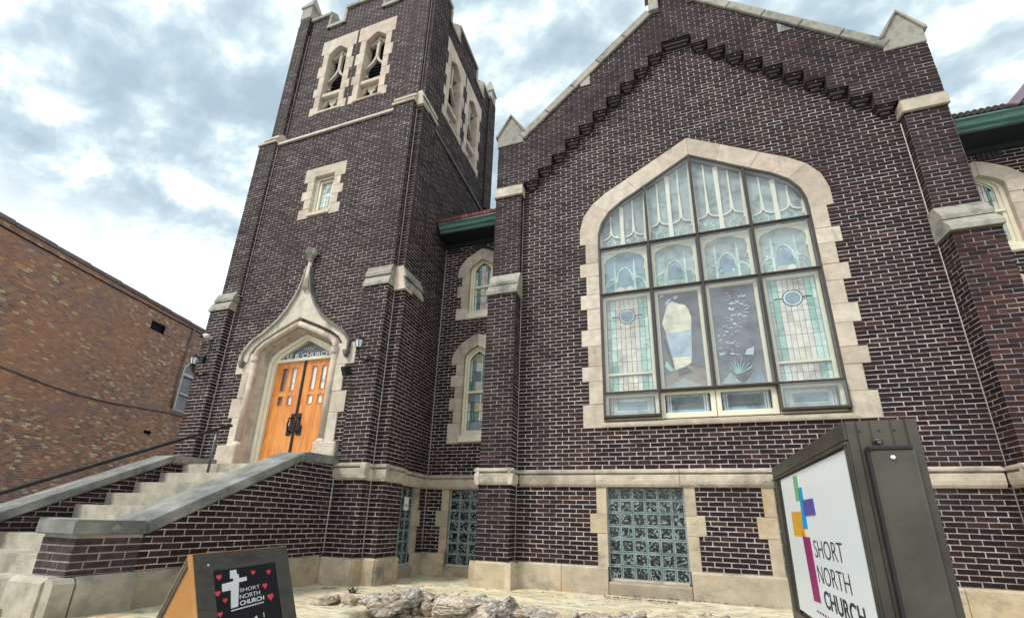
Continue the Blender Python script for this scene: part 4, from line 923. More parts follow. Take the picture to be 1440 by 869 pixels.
for q in (-1, 1):
    # hood face: two stones each side of the ogee
    def pq(L): return [(PC+q*(x if x > .001 else .0015), z) for x, z in L]
    plate('hood_stone', T0, pq(hood_o[:4]) + pq(hood_i[:4][::-1]), -.12, .055, 'lime', dw, bev=0)
    plate('hood_stone', T0, pq([(hood_o[3][0]-.003, hood_o[3][1])]+hood_o[4:8]) + pq([(0, 4.50)]) + pq(hood_i[3:][::-1]), -.12, .052, 'lime', dw, bev=0)
    ribbon('hood_moulding', T0, pq([(1.27, 2.88)]+hood_o[1:8]+[(.045, 4.80)]), [.04, .045, .05, .05, .045, .04, .035, .03, .03], -.05, .10, 'dark_rim' if q > 0 else 'cap', dw)  # right rim darker than left: side shading put into the stone colour
    o = tube('roll_moulding', [(PC+q*.955, -1.075, 2.92), (PC+q*.95, -1.075, 3.0), (PC+q*.90, -1.075, 3.10), (PC+q*.78, -1.075, 3.19), (PC+q*.50, -1.075, 3.33), (PC+q*.24, -1.075, 3.445), (PC, -1.075, 3.55)], .062, 'lime', dw, seg=14)
    plate('arch_order', T0, pq([(1.02, 2.86), (1.01, 3.02), (.95, 3.15), (.80, 3.25), (.52, 3.395), (0, 3.62)])+pq([(0, 3.47), (.45, 3.27), (.72, 3.15), (.86, 3.05), (.89, 2.96), (.90, 2.86)]), -.2, -.02, 'lime', dw, bev=0)
    plate('jamb_order', T0, pq([(1.02, .78), (1.02, 2.862), (.90, 2.862), (.90, .78)]), -.2, -.02, 'lime', dw, bev=0)
    plate('groove', T0, pq([(1.14, 2.84), (1.12, 3.04), (1.01, 3.19), (.83, 3.31), (.54, 3.46), (0, 3.70)])+pq([(0, 3.60), (.52, 3.375), (.80, 3.23), (.95, 3.13), (1.0, 3.0), (1.01, 2.84)]), -.14, -.045, 'dark_rim', dw, bev=0)  # dark stone colour paints the shade in this recess
    # hollow splay from the inner order back to the timber frame
    fa = [(.90, .6), (.90, 2.86), (.89, 2.96), (.86, 3.05), (.72, 3.15), (.45, 3.27), (0, 3.47)]; fb = [(.80, .6), (.80, 2.84), (.79, 2.93), (.74, 3.02), (.61, 3.11), (.39, 3.22), (0, 3.40)]
    bm = bmesh.new(); rows_ = []
    for t_ in range(5):
        f_ = t_/4; rows_.append([bm.verts.new((PC+q*(a[0]+(b[0]-a[0])*f_+.03*math.sin(math.pi*f_)*(1 if a[0] else 0)), -1.07+(.34)*f_, a[1]+(b[1]-a[1])*f_+(.03*math.sin(math.pi*f_) if a[1] > 2.9 else 0))) for a, b in zip(fa, fb)])
    for R0, R1 in zip(rows_, rows_[1:]):
        for k in range(len(fa)-1): bm.faces.new((R0[k], R0[k+1], R1[k+1], R1[k]))
    from_bm('hollow_splay', bm, 'lime', dw)
    plate('drip_stop', T0, [(PC+q*1.24-.06, 2.87), (PC+q*1.24+.06, 2.87), (PC+q*1.24+.03, 2.77), (PC+q*1.24, 2.73), (PC+q*1.24-.03, 2.77)], -.02, .12, 'dark_rim', dw, bev=.012)
tube('finial_stem', [(PC+.02, -1.11, 4.30), (PC+.02, -1.12, 4.6), (PC+.02, -1.125, 4.93)], [.085, .055, .036], 'lime', dw, seg=8)
bm = bmesh.new(); rings = []
for zz, rr in ((4.90, .035), (4.92, .062), (4.945, .062), (4.96, .045), (5.0, .07), (5.05, .115), (5.10, .125), (5.13, .10), (5.16, .115), (5.19, .08), (5.205, .03)):
    rings.append([bm.verts.new((PC+.02+rr*(1+.20*math.cos(4*math.pi*k/8+.4)*(zz > 5.0))*math.cos(math.pi*k/8), -1.13+rr*(1+.20*math.cos(4*math.pi*k/8+.4)*(zz > 5.0))*math.sin(math.pi*k/8), zz)) for k in range(16)])
for q0, q1 in zip(rings, rings[1:]):
    for k in range(16): bm.faces.new((q0[k], q0[(k+1) % 16], q1[(k+1) % 16], q1[k]))
bm.faces.new(rings[0]); bm.faces.new(rings[-1])
from_bm('finial_flower', bm, 'cap', dw)
from mathutils import noise as mnoise
# frame, transom, doors
FD = FY(-.73)
hi = [(.82, .78), (.82, 2.9), (.76, 3.03), (.62, 3.14), (.40, 3.25), (0, 3.43)]
fo_ = [(PC+x, z) for x, z in hi]+[(PC-x, z) for x, z in hi[::-1][1:]]
sh = lambda k, dz: [(PC+(u-PC)*k, z-(dz if z > 2 else 0)) for u, z in fo_]
ribbon('door_frame', FD, sh(.965, .03), .075, .0, .13, 'cream', dw); ribbon('door_frame', FD, sh(.895, .075), .055, -.02, .08, 'cream', dw)
plate('transom_bar', FD, rect(PC-.70, PC+.70, 2.895, 2.955), -.02, .085, 'cream', dw, bev=.01)
plate('transom_glass', FD, [(PC-.70, 2.94), (PC+.70, 2.94), (PC+.66, 3.03), (PC+.36, 3.19), (PC, 3.34), (PC-.36, 3.19), (PC-.66, 3.03)], -.01, .01, 'g_transom', dw, bev=0)
for k in range(16):
    x = PC-.60+k*.08; h = 3.00+random.uniform(.0, .03); top = 3.02+(.66-abs(x-PC))*.42
    if top > h+.05: plate('leaded_piece', FD, [(x, h), (x+.066, h+.01), (x+.05, min(top, h+.12)), (x+.01, min(top-.02, h+.10))], .01, .014, random.choice(['g_transom', 'g_blue', 'g_dark', 'g_transom']), dw, bev=0)
def face_mw(fr, u, z, d=.02): return Matrix.Translation(fr.p(u, z, d)) @ Matrix((fr.U, Vector((0, 0, 1)), fr.N)).transposed().to_4x4()
textobj('lettering', 'U. B. CHURCH', .135, 'white', dw, face_mw(FD, PC-.50, 2.975, .03), off=.003, width=1.06)
for k in range(5): ribbon('leaded_piece', FD, [(PC-.14+k*.055, 3.10), (PC-.12+k*.055, 3.16+.02*(k % 2)), (PC-.105+k*.055, 3.20)], .012, .01, .02, 'g_aqua', dw)
for q in (-1, 1):
    x0, x1 = (PC-.765, PC-.012) if q < 0 else (PC+.012, PC+.765)
    x0 = max(x0, PC-.715); x1 = min(x1, PC+.715)
    W_ = x1-x0; gz = [(2.02, 2.20), (2.30, 2.78)]; gx = [(x0+W_*.25, x0+W_*.43), (x0+W_*.58, x0+W_*.76)] if q < 0 else [(x0+W_*.24, x0+W_*.42), (x0+W_*.57, x0+W_*.75)]
    leaf = bpy.data.objects.new('door', None); 
    bm = bmesh.new(); us = [x0, gx[0][0], gx[0][1], gx[1][0], gx[1][1], x1]; zs = [.79, 2.02, 2.20, 2.30, 2.78, 2.905]
    y0_, y1_ = -.70, -.755
    for i in range(5):
        for j in range(5):
            if i in (1, 3) and j in (1, 3): continue
            r = bmesh.ops.create_cube(bm, size=1)
            for v in r['verts']: v.co = Vector(((us[i]+us[i+1])/2+v.co.x*(us[i+1]-us[i]), (y0_+y1_)/2+v.co.y*.055, (zs[j]+zs[j+1])/2+v.co.z*(zs[j+1]-zs[j])))
    bmesh.ops.remove_doubles(bm, verts=bm.verts[:], dist=.0005)
    dup = {}
    for f in bm.faces: dup.setdefault(tuple(sorted(v.index for v in f.verts)), []).append(f)
    leaf = from_bm('door', bm, 'door', dw); leaf['label'] = 'left door leaf' if q < 0 else 'right door leaf'
    for gx0, gx1 in gx:
        for gz0, gz1 in gz:
            dk = 'g_dark' if (gx0, gx1) == gx[0] and q < 0 else 'g_door'
            plate('door_pane', FY(-.73), rect(gx0-.003, gx1+.003, gz0-.003, gz1+.003), -.01, .0, dk, dw, bev=0)
            ribbon('glazing_bead', FY(-.755), [(gx0, gz0), (gx1, gz0), (gx1, gz1), (gx0, gz1), (gx0, gz0)], .014, -.02, .008, 'door', dw)
    for hz_ in (1.10, 1.85, 2.62): box('hinge', (x0-.012 if q < 0 else x1-.006), (x0+.006 if q < 0 else x1+.012), -.775, -.75, hz_-.05, hz_+.05, 'iron', dw)
    hx = PC+q*.085
    tube('door_handle', [(hx, -.76, 1.76), (hx, -.83, 1.74), (hx+q*.01, -.84, 1.62), (hx, -.83, 1.50), (hx, -.76, 1.48)], .016, 'iron', dw)
    plate('handle_plate', FY(-.757), rect(hx-.038, hx+.038, 1.44, 1.84), 0, .01, 'iron', dw, bev=.003); plate('lock_plate', FY(-.757), rect(hx-.05+q*.04, hx+.05+q*.04, 1.42, 1.60), 0, .014, 'iron', dw, bev=.004)
box('astragal', PC-.022, PC+.022, -.775, -.74, .80, 2.90, 'iron', dw)
box('threshold', PC-.9, PC+.9, -1.12, -.6, .76, .80, 'step', dw)
CW.finish(300)
# ================================================================== ENTRANCE STAIR
stair_t = empty('entrance_stairs', (-6.6, -2.6, -1.6), 'concrete entrance steps between sloping brick side walls with stone copings', 'stairs')
SW = Walls()
XL, XRt = -7.75, -5.46
for k in range(14):
    z = .60-.18*k; y = -2.04-.333*k
    if k == 0:
        box('landing', XL-.02, XRt+.02, -1.71, -.72, -1.2, .78, 'step', stair_t, bev=.01)
    recenter(box('step', XL, XRt, y, y+.36 if k else -1.71, -1.65, z, 'step', stair_t, bev=.012))
    box('nosing_edge', XL, XL+.012, y-.003, y+.3, z-.165, z+.004, 'caulk', stair_t)
def slope_z(y): return .74+(y+1.88)*.518       # underside of the coping
for (xo, xi, sgn) in ((-5.0, XRt, 1), (-8.17, XL, -1)):
    fr = FX(xo) if sgn > 0 else FXm(xo); fi = FXm(xi) if sgn > 0 else FX(xi)
    poly = [(-3.85, -.57), (-1.22, -.57), (-1.22, .80), (-1.88, .80), (-3.83, -.22), (-3.85, -.22)]
    SW.wall('pier_side', fr, rect(-4.40, -3.85, -.57, -.22), [], stair_t, m='corbel', mm='mortar_soot')
    SW.wall('side_wall', fr, poly, [], stair_t, label='outer face of the right side wall' if sgn > 0 else None)
    pin = [(-4.40, -1.5), (-.95, -1.5), (-.95, .80), (-1.88, .80), (-3.83, -.22), (-4.40, -.22)]
    SW.wall('side_wall', fi, pin, [], stair_t, mm='mortar_soot')
    SW.wall('pier_face', FY(-4.40), rect(min(xo, xi), max(xo, xi), -.57, -.22), [], stair_t, m='corbel', mm='mortar_soot')
    a, b = min(xo, xi)-.05, max(xo, xi)+.05
    q = FX(0)
    def cop(pts, nm='coping'):
        bm = bmesh.new(); A = [bm.verts.new((a, y, z)) for y, z in pts]; B = [bm.verts.new((b, y, z)) for y, z in pts]; n = len(pts)
        bm.faces.new(A); bm.faces.new(B[::-1])
        for i in range(n): bm.faces.new((A[i], B[i], B[(i+1) % n], A[(i+1) % n]))
        bmesh.ops.recalc_face_normals(bm, faces=bm.faces[:]); bmesh.ops.bevel(bm, geom=bm.edges[:], offset=.012, segments=2, affect='EDGES')
        from_bm(nm, bm, 'concrete', stair_t)
    cop([(-4.46, -.225), (-3.845, -.225), (-3.86, -.10), (-4.46, -.095)])
    m1 = -2.86; zl = lambda y: -.225+(y+3.84)*.5; 
    cop([(-3.842, -.225), (-1.95, .765), (-1.90, .905), (-3.856, -.10)]); cop([(-1.947, .767), (-1.18 if sgn > 0 else -1.10, .80), (-1.18 if sgn > 0 else -1.10, .93), (-1.897, .907)])
    # footing stones
    fo2 = FX(xo) if sgn > 0 else FXm(xo)
    base(fo2, -3.83, -1.28, .85, m='lime_base', top=-.575, dd=.03, zb=-1.7)
    o = prof('pier_base_stone', fo2, -4.33, -3.84, [(-.5, -1.7), (.075, -1.7), (.075, -.62), (.03, -.575), (-.5, -.575)], 'step', stair_t)
    o = prof('pier_base_stone', fo2, -4.50, -4.345, [(-.05, -1.7), (.07, -1.7), (.07, -.625), (.03, -.582), (-.05, -.582)], 'step', stair_t)
    o = prof('pier_base_stone', FY(-4.42), min(xo, xi)-.06, max(xo, xi)-.055, [(-.1, -1.7), (.10, -1.7), (.10, -.62), (.06, -.575), (-.1, -.575)], 'step', stair_t)
SW.finish(300)
# handrail on the left side of the steps
hr = empty('handrail', (-7.0, -3.0, -1.1), 'dark tubular steel handrail rising beside the left side wall of the steps', 'handrail')
def rz(y): return 1.31+(y+1.89)*.518
tube('rail', [(-7.0, -5.9, rz(-5.9)), (-7.0, -4, rz(-4)), (-7.0, -1.9, rz(-1.9)), (-7.0, -1.66, rz(-1.66)-.005), (-7.0, -1.58, rz(-1.62))], .024, 'iron', hr, seg=12)
for y, zf in ((-1.82, .60), (-5.4, -1.2)):
    tube('post', [(-7.0, y, zf-.01), (-7.0, y, rz(y)-.01)], .021, 'steel', hr, seg=12); tube('foot_plate', [(-7.0, y, zf), (-7.0, y, zf+.012)], .05, 'steel', hr, seg=12)
# ================================================================== LANTERNS, CAMERA, SPEAKER
def lantern(x, y, z, wx, wy, label, cat='lamp'):
    t = empty('wall_lantern', (wx, wy, z-.28), label, cat, 'lanterns either side of the doorway')
    def hexring(bm, r, zz): return [bm.verts.new((x+r*math.cos(math.pi/3*k), y+r*math.sin(math.pi/3*k), zz)) for k in range(6)]
    def stack(name, prs, m):
        bm = bmesh.new(); R_ = [hexring(bm, r, zz) for r, zz in prs]
        for a, b in zip(R_, R_[1:]):
            for k in range(6): bm.faces.new((a[k], a[(k+1) % 6], b[(k+1) % 6], b[k]))
        bm.faces.new(R_[0]); bm.faces.new(R_[-1]); return from_bm(name, bm, m, t)
    stack('lamp_glass', [(.045, z-.075), (.072, z+.055)], 'lampglass')
    stack('cap', [(.088, z+.055), (.088, z+.066), (.062, z+.10), (.05, z+.105), (.03, z+.125), (.008, z+.15)], 'iron')
    stack('base', [(.012, z-.13), (.03, z-.10), (.052, z-.085), (.052, z-.075)], 'iron')
    for k in range(6):
        a = math.pi/3*k; tube('cage_bar', [(x+.047*math.cos(a), y+.047*math.sin(a), z-.078), (x+.075*math.cos(a), y+.075*math.sin(a), z+.058)], .006, 'iron', t, seg=5)
    tube('arm', [(x, y, z-.12), (x, y, z-.20), (x+(wx-x)*.3, y+(wy-y)*.3, z-.26), (x+(wx-x)*.75, y+(wy-y)*.75, z-.25), (wx, wy, z-.20)], .013, 'iron', t)
    tube('wall_plate', [(wx, wy+.0, z-.20), (wx, wy-.02, z-.20)], [.06, .045], 'iron', t, seg=12)
    tube('scroll', [(wx, wy-.02, z-.24), (x+(wx-x)*.6, y+(wy-y)*.6, z-.31), (x+(wx-x)*.4, y+(wy-y)*.4, z-.22)], .010, 'iron', t)
    return t
lantern(-4.71, -1.42, 2.82, -4.64, -1.20, 'small black wall lantern on the brick pier right of the doorway')
lantern(-8.60, -1.42, 2.86, -8.53, -1.20, 'small black wall lantern on the brick pier left of the doorway, under a white camera')
sc = empty('security_camera', (-8.62, -1.21, 3.45), 'white dome security camera high on the left brick pier above the lantern', 'camera')
bm = bmesh.new(); bmesh.ops.create_uvsphere(bm, u_segments=16, v_segments=10, radius=.07)
for v in bm.verts: v.co = Vector((-8.60+v.co.x*1.1, -1.31+v.co.y, 3.43+v.co.z*.8))
from_bm('camera_body', bm, 'white_plastic', sc); tube('lens', [(-8.63, -1.35, 3.42), (-8.65, -1.40, 3.40)], .03, 'iron', sc); box('bracket', -8.63, -8.57, -1.29, -1.20, 3.40, 3.46, 'white_plastic', sc)
tube('conduit', [(-8.57, -1.215, 3.39), (-8.60, -1.215, 3.10), (-8.64, -1.215, 2.98)], .014, 'steel', sc); box('junction_box', -8.68, -8.60, -1.26, -1.2, 2.92, 3.02, 'iron', sc, bev=.005)
fl = empty('wall_speaker', (-5.08, -1.1, 2.40), 'small black box tilted down on the brickwork right of the doorway hood', 'speaker')
bm = bmesh.new(); bmesh.ops.create_cube(bm, size=1); bmesh.ops.bevel(bm, geom=bm.edges[:], offset=.06, segments=2, affect='EDGES')
R_ = Matrix.Rotation(rad(28), 3, 'X') @ Matrix.Rotation(rad(-22), 3, 'Z')
for v in bm.verts: v.co = Vector((-5.06, -1.22, 2.42)) + R_ @ Vector((v.co.x*.15, v.co.y*.11, v.co.z*.17))
from_bm('case', bm, 'iron', fl)
bm = bmesh.new(); bmesh.ops.create_cube(bm, size=1)
for v in bm.verts: v.co = Vector((-5.06, -1.22, 2.42)) + R_ @ Vector((v.co.x*.125, -.058+v.co.y*.006, v.co.z*.145))
from_bm('grille', bm, 'soffit', fl); tube('bracket', [(-5.0, -1.06, 2.47), (-5.01, -1.18, 2.46)], .014, 'iron', fl)
nt_ = empty('paper_notice', (-4.33, -.2, .3), 'white paper notice taped to the narrow glass block window beside the tower', 'notice')
plate('sheet', FX(-4.35), rect(-.09, .06, .14, .37), 0, .003, 'white', nt_, bev=0); plate('printed_block', FX(-4.35), rect(-.06, .03, .20, .25), .003, .0045, 'g_grey', nt_, bev=0)
# ================================================================== NEIGHBOUR BUILDING
nb = empty('neighbour_building', (-17, 0, -1.65), 'long low brown and orange brick building with a blank side wall, left of the church', 'building')
Pn = Vector((-16.835, .376, 0)); dn = Vector((-.26, 1, 0)).normalized(); nn = Vector((dn.y, -dn.x, 0))
FN = Fr(Pn, dn, nn)
NW = Walls()
Wc = 4.63
arch = [(Wc+.47*math.cos(math.pi*k/10), 5.42+.47*math.sin(math.pi*k/10)) for k in range(11)]
nhole = [(Wc+.47, 3.78)]+arch+[(Wc-.47, 3.78)]
vent = [(2.27, 6.40), (2.87, 6.40), (2.87, 6.71), (2.27, 6.71)]; vent2 = rect(3.20, 3.49, 2.67, 2.82)
NW.wall('side_wall', FN, rect(-5.5, 9, -1.6, 7.30), [nhole, vent, vent2], nb, m='nbrick', mm='nmortar', blen=.152, pitch=.0677, jt=.012, gz=.0085)
NW.finish(300)
plate('wall_core', FN, rect(-5.5, 9, -1.65, 7.28), -12, -.30, 'nmortar', nb, bev=0)
for k in range(14):
    s0 = -5.5+k*1.05; recenter(plate('coping_tile', FN, [(s0, 7.30), (s0+1.04, 7.30), (s0+1.04, 7.41+.03*(k % 2)), (s0+1.0, 7.44), (s0, 7.42)], -.35, .05, 'ncoping', nb, bev=.015))
ribbon('flashing_line', FN, [(-5.5, 7.10), (0, 7.11), (4.4, 7.17), (9, 7.2)], .035, 0, .03, 'dark', nb)
tube('cable', [FN.p(-5.5, 3.9, .03), FN.p(-1.47, 3.55, .03), FN.p(-.38, 3.42, .03), FN.p(.6, 3.37, .03), FN.p(1.57, 3.40, .03), FN.p(3, 3.53, .03), FN.p(4.26, 3.66, .03), FN.p(5.2, 3.66, .03)], .028, 'ncoping', nb, seg=6)
tube('downpipe', [FN.p(4.10, 7.2, .05), FN.p(4.03, 6.0, .05), FN.p(3.98, 4.78, .05), FN.p(4.04, 3.8, .05)], .03, 'ncoping', nb, seg=7)
plate('vent', FN, rect(2.27, 2.87, 6.40, 6.71), -.12, -.08, 'dark', nb, bev=0); plate('vent', FN, vent2, -.12, -.08, 'dark', nb, bev=0)
for k in range(4): plate('vent_bar', FN, rect(2.27, 2.87, 6.44+k*.07, 6.455+k*.07), -.08, -.05, 'soffit', nb, bev=0)
nwin = plate('window_glass', FN, nhole, -.18, -.14, 'g_dark', nb, bev=0)
ribbon('window_frame', FN, [(Wc-.44, 3.80), (Wc-.44, 5.42)]+[(Wc-.44*math.cos(math.pi*k/8), 5.42+.44*math.sin(math.pi*k/8)) for k in range(9)]+[(Wc+.44, 3.8), (Wc-.44, 3.80)], .09, -.14, .0, 'ncream', nb)
plate('window_bar', FN, rect(Wc-.40, Wc+.40, 5.24, 5.36), -.14, -.03, 'ncream', nb, bev=0); plate('window_bar', FN, rect(Wc-.40, Wc+.40, 4.48, 4.54), -.14, -.05, 'ncream', nb, bev=0)
plate('window_sill', FN, rect(Wc-.58, Wc+.58, 3.62, 3.76), -.1, .06, 'ncoping', nb, bev=.01)
# ================================================================== SIGN
sg = empty('church_sign', (1.07, -3.4, -1.6), 'tall bronze metal sign cabinet with white face and coloured block cross', 'sign')
K = Vector((1.0324, -4.1670, 0)); Fp = Vector((1.1126, -1.9431, 0)); L_ = (K-Fp).length; ds = (K-Fp)/L_; ns = Vector((ds.y, -ds.x, 0))
if ns.x > 0: ns = -ns
FS = Fr(Fp, ds, ns)                # u from far end toward the camera
ZT = .605; ZBt = -.86; DP = .325
plate('cabinet', FS, rect(0, L_, ZBt, ZT), -DP, -.012, 'signmetal', sg, bev=.004)
def fr_bar(nm, pts, d0, d1, m, b=.004): return plate(nm, FS, pts, d0, d1, m, sg, bev=b)
# face frame
fr_bar('frame_rail', rect(0, L_, .50, ZT-.002), -.012, .012, 'signmetal'); fr_bar('frame_rail', rect(.0, L_, .472, .492), -.012, .022, 'signmetal', .006)
fr_bar('frame_rail', rect(0, L_, ZBt+.002, -.70), -.012, .012, 'signmetal')
fr_bar('frame_stile', rect(0, .16, -.70, .472), -.012, .010, 'signmetal'); fr_bar('frame_stile', rect(.12, .155, -.70, .472), .010, .02, 'signmetal')
fr_bar('frame_stile', rect(L_-.055, L_, -.70, .472), -.012, .010, 'signmetal'); fr_bar('frame_stile', rect(L_-.034, L_-.014, -.70, .472), .010, .018, 'signmetal')
fr_bar('sign_face', [(.30, -.66), (2.172, -.66), (2.172, .458), (.30, .48)], -.012, .004, 'sg_white', 0)
fr_bar('face_surround', rect(.16, .30, -.70, .48), -.012, .007, 'signdark', 0); fr_bar('face_surround', rect(.30, 2.172, .456, .474), -.012, .006, 'signdark', 0)
def logo(pts, m, d): fr_bar('logo_block', pts, .004, .004+d, m, 0)
logo([(.81, .437), (.955, .432), (.945, .232), (.80, .236)], 'p_green', .002); logo([(.955, .332), (1.05, .330), (1.035, .015), (.885, .015)], 'p_cyan', .003)
logo([(1.012, .231), (1.32, .229), (1.322, .113), (1.012, .110)], 'p_blue', .004); logo([(.546, .155), (.908, .148), (.945, -.047), (.538, -.046)], 'p_orange', .002)
logo([(.835, .0), (.885, .0), (.895, -.047), (.825, -.047)], 'p_amber', .0045); logo([(.826, -.047), (1.045, -.047), (1.06, -.507), (.868, -.517)], 'p_magenta', .003)
logo([(.94, .232), (.955, .232), (.955, .332), (.945, .332)], 'p_teal', .0045)
def smw(u, z): return Matrix.Translation(FS.p(u, z, .0055)) @ Matrix((FS.U, Vector((0, 0, 1)), FS.N)).transposed().to_4x4()
textobj('lettering', 'SHORT', .178, 'p_ink', sg, smw(1.123, -.186), ext=.001, off=-.0028, width=.66)
textobj('lettering', 'NORTH', .178, 'p_ink', sg, smw(1.112, -.362), ext=.001, off=-.0028, width=.70)
textobj('lettering', 'CHURCH', .160, 'p_ink', sg, smw(1.172, -.517), ext=.001, off=.0022, width=.80)
for k in range(16): 
    w = random.uniform(.03, .07); logo(rect(.90+k*.068, .90+k*.068+w*.7, -.592, -.575), 'p_magenta', .0012)
# end cabinet panel facing the street
FE = Fr(K, -ns, ds)                # u from the white face toward the back
def eb(nm, pts, d0, d1, m, b=.004): return plate(nm, FE, pts, d0, d1, m, sg, bev=b)
for a, b, d in ((.0, .045, .012), (.052, .11, .006), (.117, .205, .007), (.212, .27, .006), (.277, .325, .011)): eb('end_rib', rect(a, b, ZBt+.01, ZT-.001), 0, d, 'signmetal', .003)
eb('access_panel', rect(.075, .272, ZBt+.02, .44), .012, .060, 'signmetal', .012); eb('panel_lip', rect(.070, .262, .43, .452), .012, .068, 'signdark', .004)
eb('panel_gasket', rect(.062, .076, ZBt+.02, .44), .008, .045, 'signdark', 0)
for u, z, r, d in ((.165, .388, .012, .062), (.135, .478, .013, .02)):
    tube('screw_head', [FE.p(u, z, d-.002), FE.p(u, z, d+.008), FE.p(u, z, d+.012)], [r, r, r*.6], 'steel' if z > .4 else 'white_plastic', sg, seg=12)
tube('eye_bolt', [FE.p(.115, .475, .012), FE.p(.12, .49, .03), FE.p(.145, .492, .03), FE.p(.15, .475, .012)], .006, 'steel', sg, seg=6)
for u in (.06, .15, .22): tube('rivet', [FE.p(u, .545, .006), FE.p(u, .545, .010)], .006, 'signdark', sg, seg=8)
for u in (.35, L_-.35): 
    o = box('post', -.06, .06, -.06, .06, -1.66, ZBt+.05, 'signmetal', sg); o.location = o.location + FS.p(u, 0, -DP/2)
# ================================================================== SANDWICH BOARD
sb = empty('sandwich_board', (-2.2, -5.3, -.95), 'wooden sandwich board with a black poster, white cross and red hearts', 'sign')
y_ = 1.6
A = Vector((-1.305*y_, -7.107+y_, -.118*y_)); yr = 1.46*y_; Bp = Vector((-.969*yr, -7.107+yr, -.079*yr-.004))
ub = (Bp-A); WB = ub.length; ub.normalize(); wn_ = Vector((-ub.y, ub.x, 0)).normalized()
if wn_.x < 0: wn_ = -wn_
HB = .80; lean = .36
dnv = (Vector((0, 0, -1)) + wn_*lean).normalized(); nb_ = ub.cross(dnv).normalized()
if nb_.x < 0: nb_ = -nb_
class Fb(Fr):
    def __init__(s, O, U, D, Nn): s.O, s.U, s.D, s.N = O, U, D, Nn
    def p(s, u, z, d=0): return s.O+s.U*u-s.D*z+s.N*d          # z: up the board, 0 at the top
B1 = Fb(A, ub, dnv, nb_)
bl, brr, bt = .120, .135, .086
def bb(nm, pts, d0, d1, m, b=.003): return plate(nm, B1, pts, d0, d1, m, sb, bev=b)
bb('frame_board', rect(0, bl, -HB, 0), -.022, 0, 'boardwood'); bb('frame_board', rect(WB-brr, WB, -HB, 0), -.022, 0, 'boardwood')
bb('frame_board', rect(bl+.001, WB-brr-.001, -bt, 0), -.022, -.001, 'boardwood'); bb('frame_board', rect(bl+.001, WB-brr-.001, -HB, -HB+.08), -.022, -.001, 'boardwood')
bb('poster', rect(bl, WB-brr, -HB+.08, -bt), -.02, -.006, 'chalkboard', 0)
bb('side_edge', rect(-.005, -.0005, -HB, 0), -.024, .0, 'boardedge', 0)
bb('top_edge', rect(-.005, WB, .0005, .004), -.024, 0, 'boardedge', 0)
tube('screw_head', [B1.p(.085, -.055, 0), B1.p(.085, -.055, .004)], .006, 'white_plastic', sb, seg=8)
def prn(nm, pts, m, d=.002): return plate(nm, B1, [(u, -v) for u, v in pts], -.006, -.006+d, m, sb, bev=0)
prn('cross_print', [(.238, .094), (.284, .093), (.286, .118), (.299, .117), (.299, .138), (.358, .136), (.356, .156), (.294, .158), (.270, .272), (.219, .273), (.231, .188), (.171, .188), (.173, .152), (.254, .148), (.256, .133), (.234, .134)], 'white')
def bmw(u, v): return Matrix.Translation(B1.p(u, -v, -.0045)) @ Matrix((ub, -dnv, nb_)).transposed().to_4x4()
textobj('lettering', 'SHORT', .026, 'white', sb, bmw(.294, .2075), ext=.0005, off=-.0002, width=.162)
textobj('lettering', 'NORTH', .031, 'white', sb, bmw(.289, .2405), ext=.0005, off=-.0002, width=.163)
textobj('lettering', 'CHURCH', .030, 'white', sb, bmw(.285, .2710), ext=.0005, off=.0007, width=.196)
for k in range(12): prn('print_line', [(.220+k*.0217, .281), (.220+k*.0217+.017, .281), (.220+k*.0217+.017, .287), (.220+k*.0217, .287)], 'white', .0008)
def heart(u, v, s):
    pts = []
    for k in range(20):
        t = 2*math.pi*k/20; pts.append((u+s*.062*16*math.sin(t)**3/1.0*.9, v-s*.045*(13*math.cos(t)-5*math.cos(2*t)-2*math.cos(3*t)-math.cos(4*t))))
    prn('heart_print', pts, 'red_heart')
for u, v, s in ((.157, .117, .021), (.415, .121, .019), (.551, .132, .022), (.502, .202, .023), (.540, .266, .030), (.123+.016, .191, .021), (.184, .229, .017), (.142, .286, .019)): heart(u, v, s)
prn('chalk_mark', [(.385, .345), (.405, .340), (.41, .36), (.388, .362)], 'white', .001); prn('chalk_mark', [(.46, .335), (.465, .335), (.466, .36), (.461, .36)], 'white', .001)
# rear panel, spread behind, with raw wood inside
dn2 = (Vector((0, 0, -1)) - wn_*.32).normalized(); B2 = Fb(A-nb_*.024, ub, dn2, -ub.cross(dn2))
plate('rear_panel', B2, rect(0, WB, -HB, 0), -.0, .022, 'boardwood', sb, bev=.002)
plate('rear_inner_face', B2, rect(.002, WB-.002, -HB+.002, -.01), -.004, -.0005, 'boardedge', sb, bev=0)
# folding side cheek seen from the street
bm = bmesh.new(); q = [A-nb_*.024, A+dnv*HB-nb_*.024, A-nb_*.024+dn2*HB]; off = ub*.006
va = [bm.verts.new(p_+off) for p_ in q]; vb = [bm.verts.new(p_+off*2.5) for p_ in q]
bm.faces.new(va); bm.faces.new(vb[::-1])
for k in range(3): bm.faces.new((va[k], va[(k+1) % 3], vb[(k+1) % 3], vb[k]))
from_bm('side_cheek', bm, 'boardedge', sb)
tube('hinge', [A+ub*.1-nb_*.012+Vector((0, 0, .003)), A+ub*.22-nb_*.012+Vector((0, 0, .003))], .008, 'steel', sb)
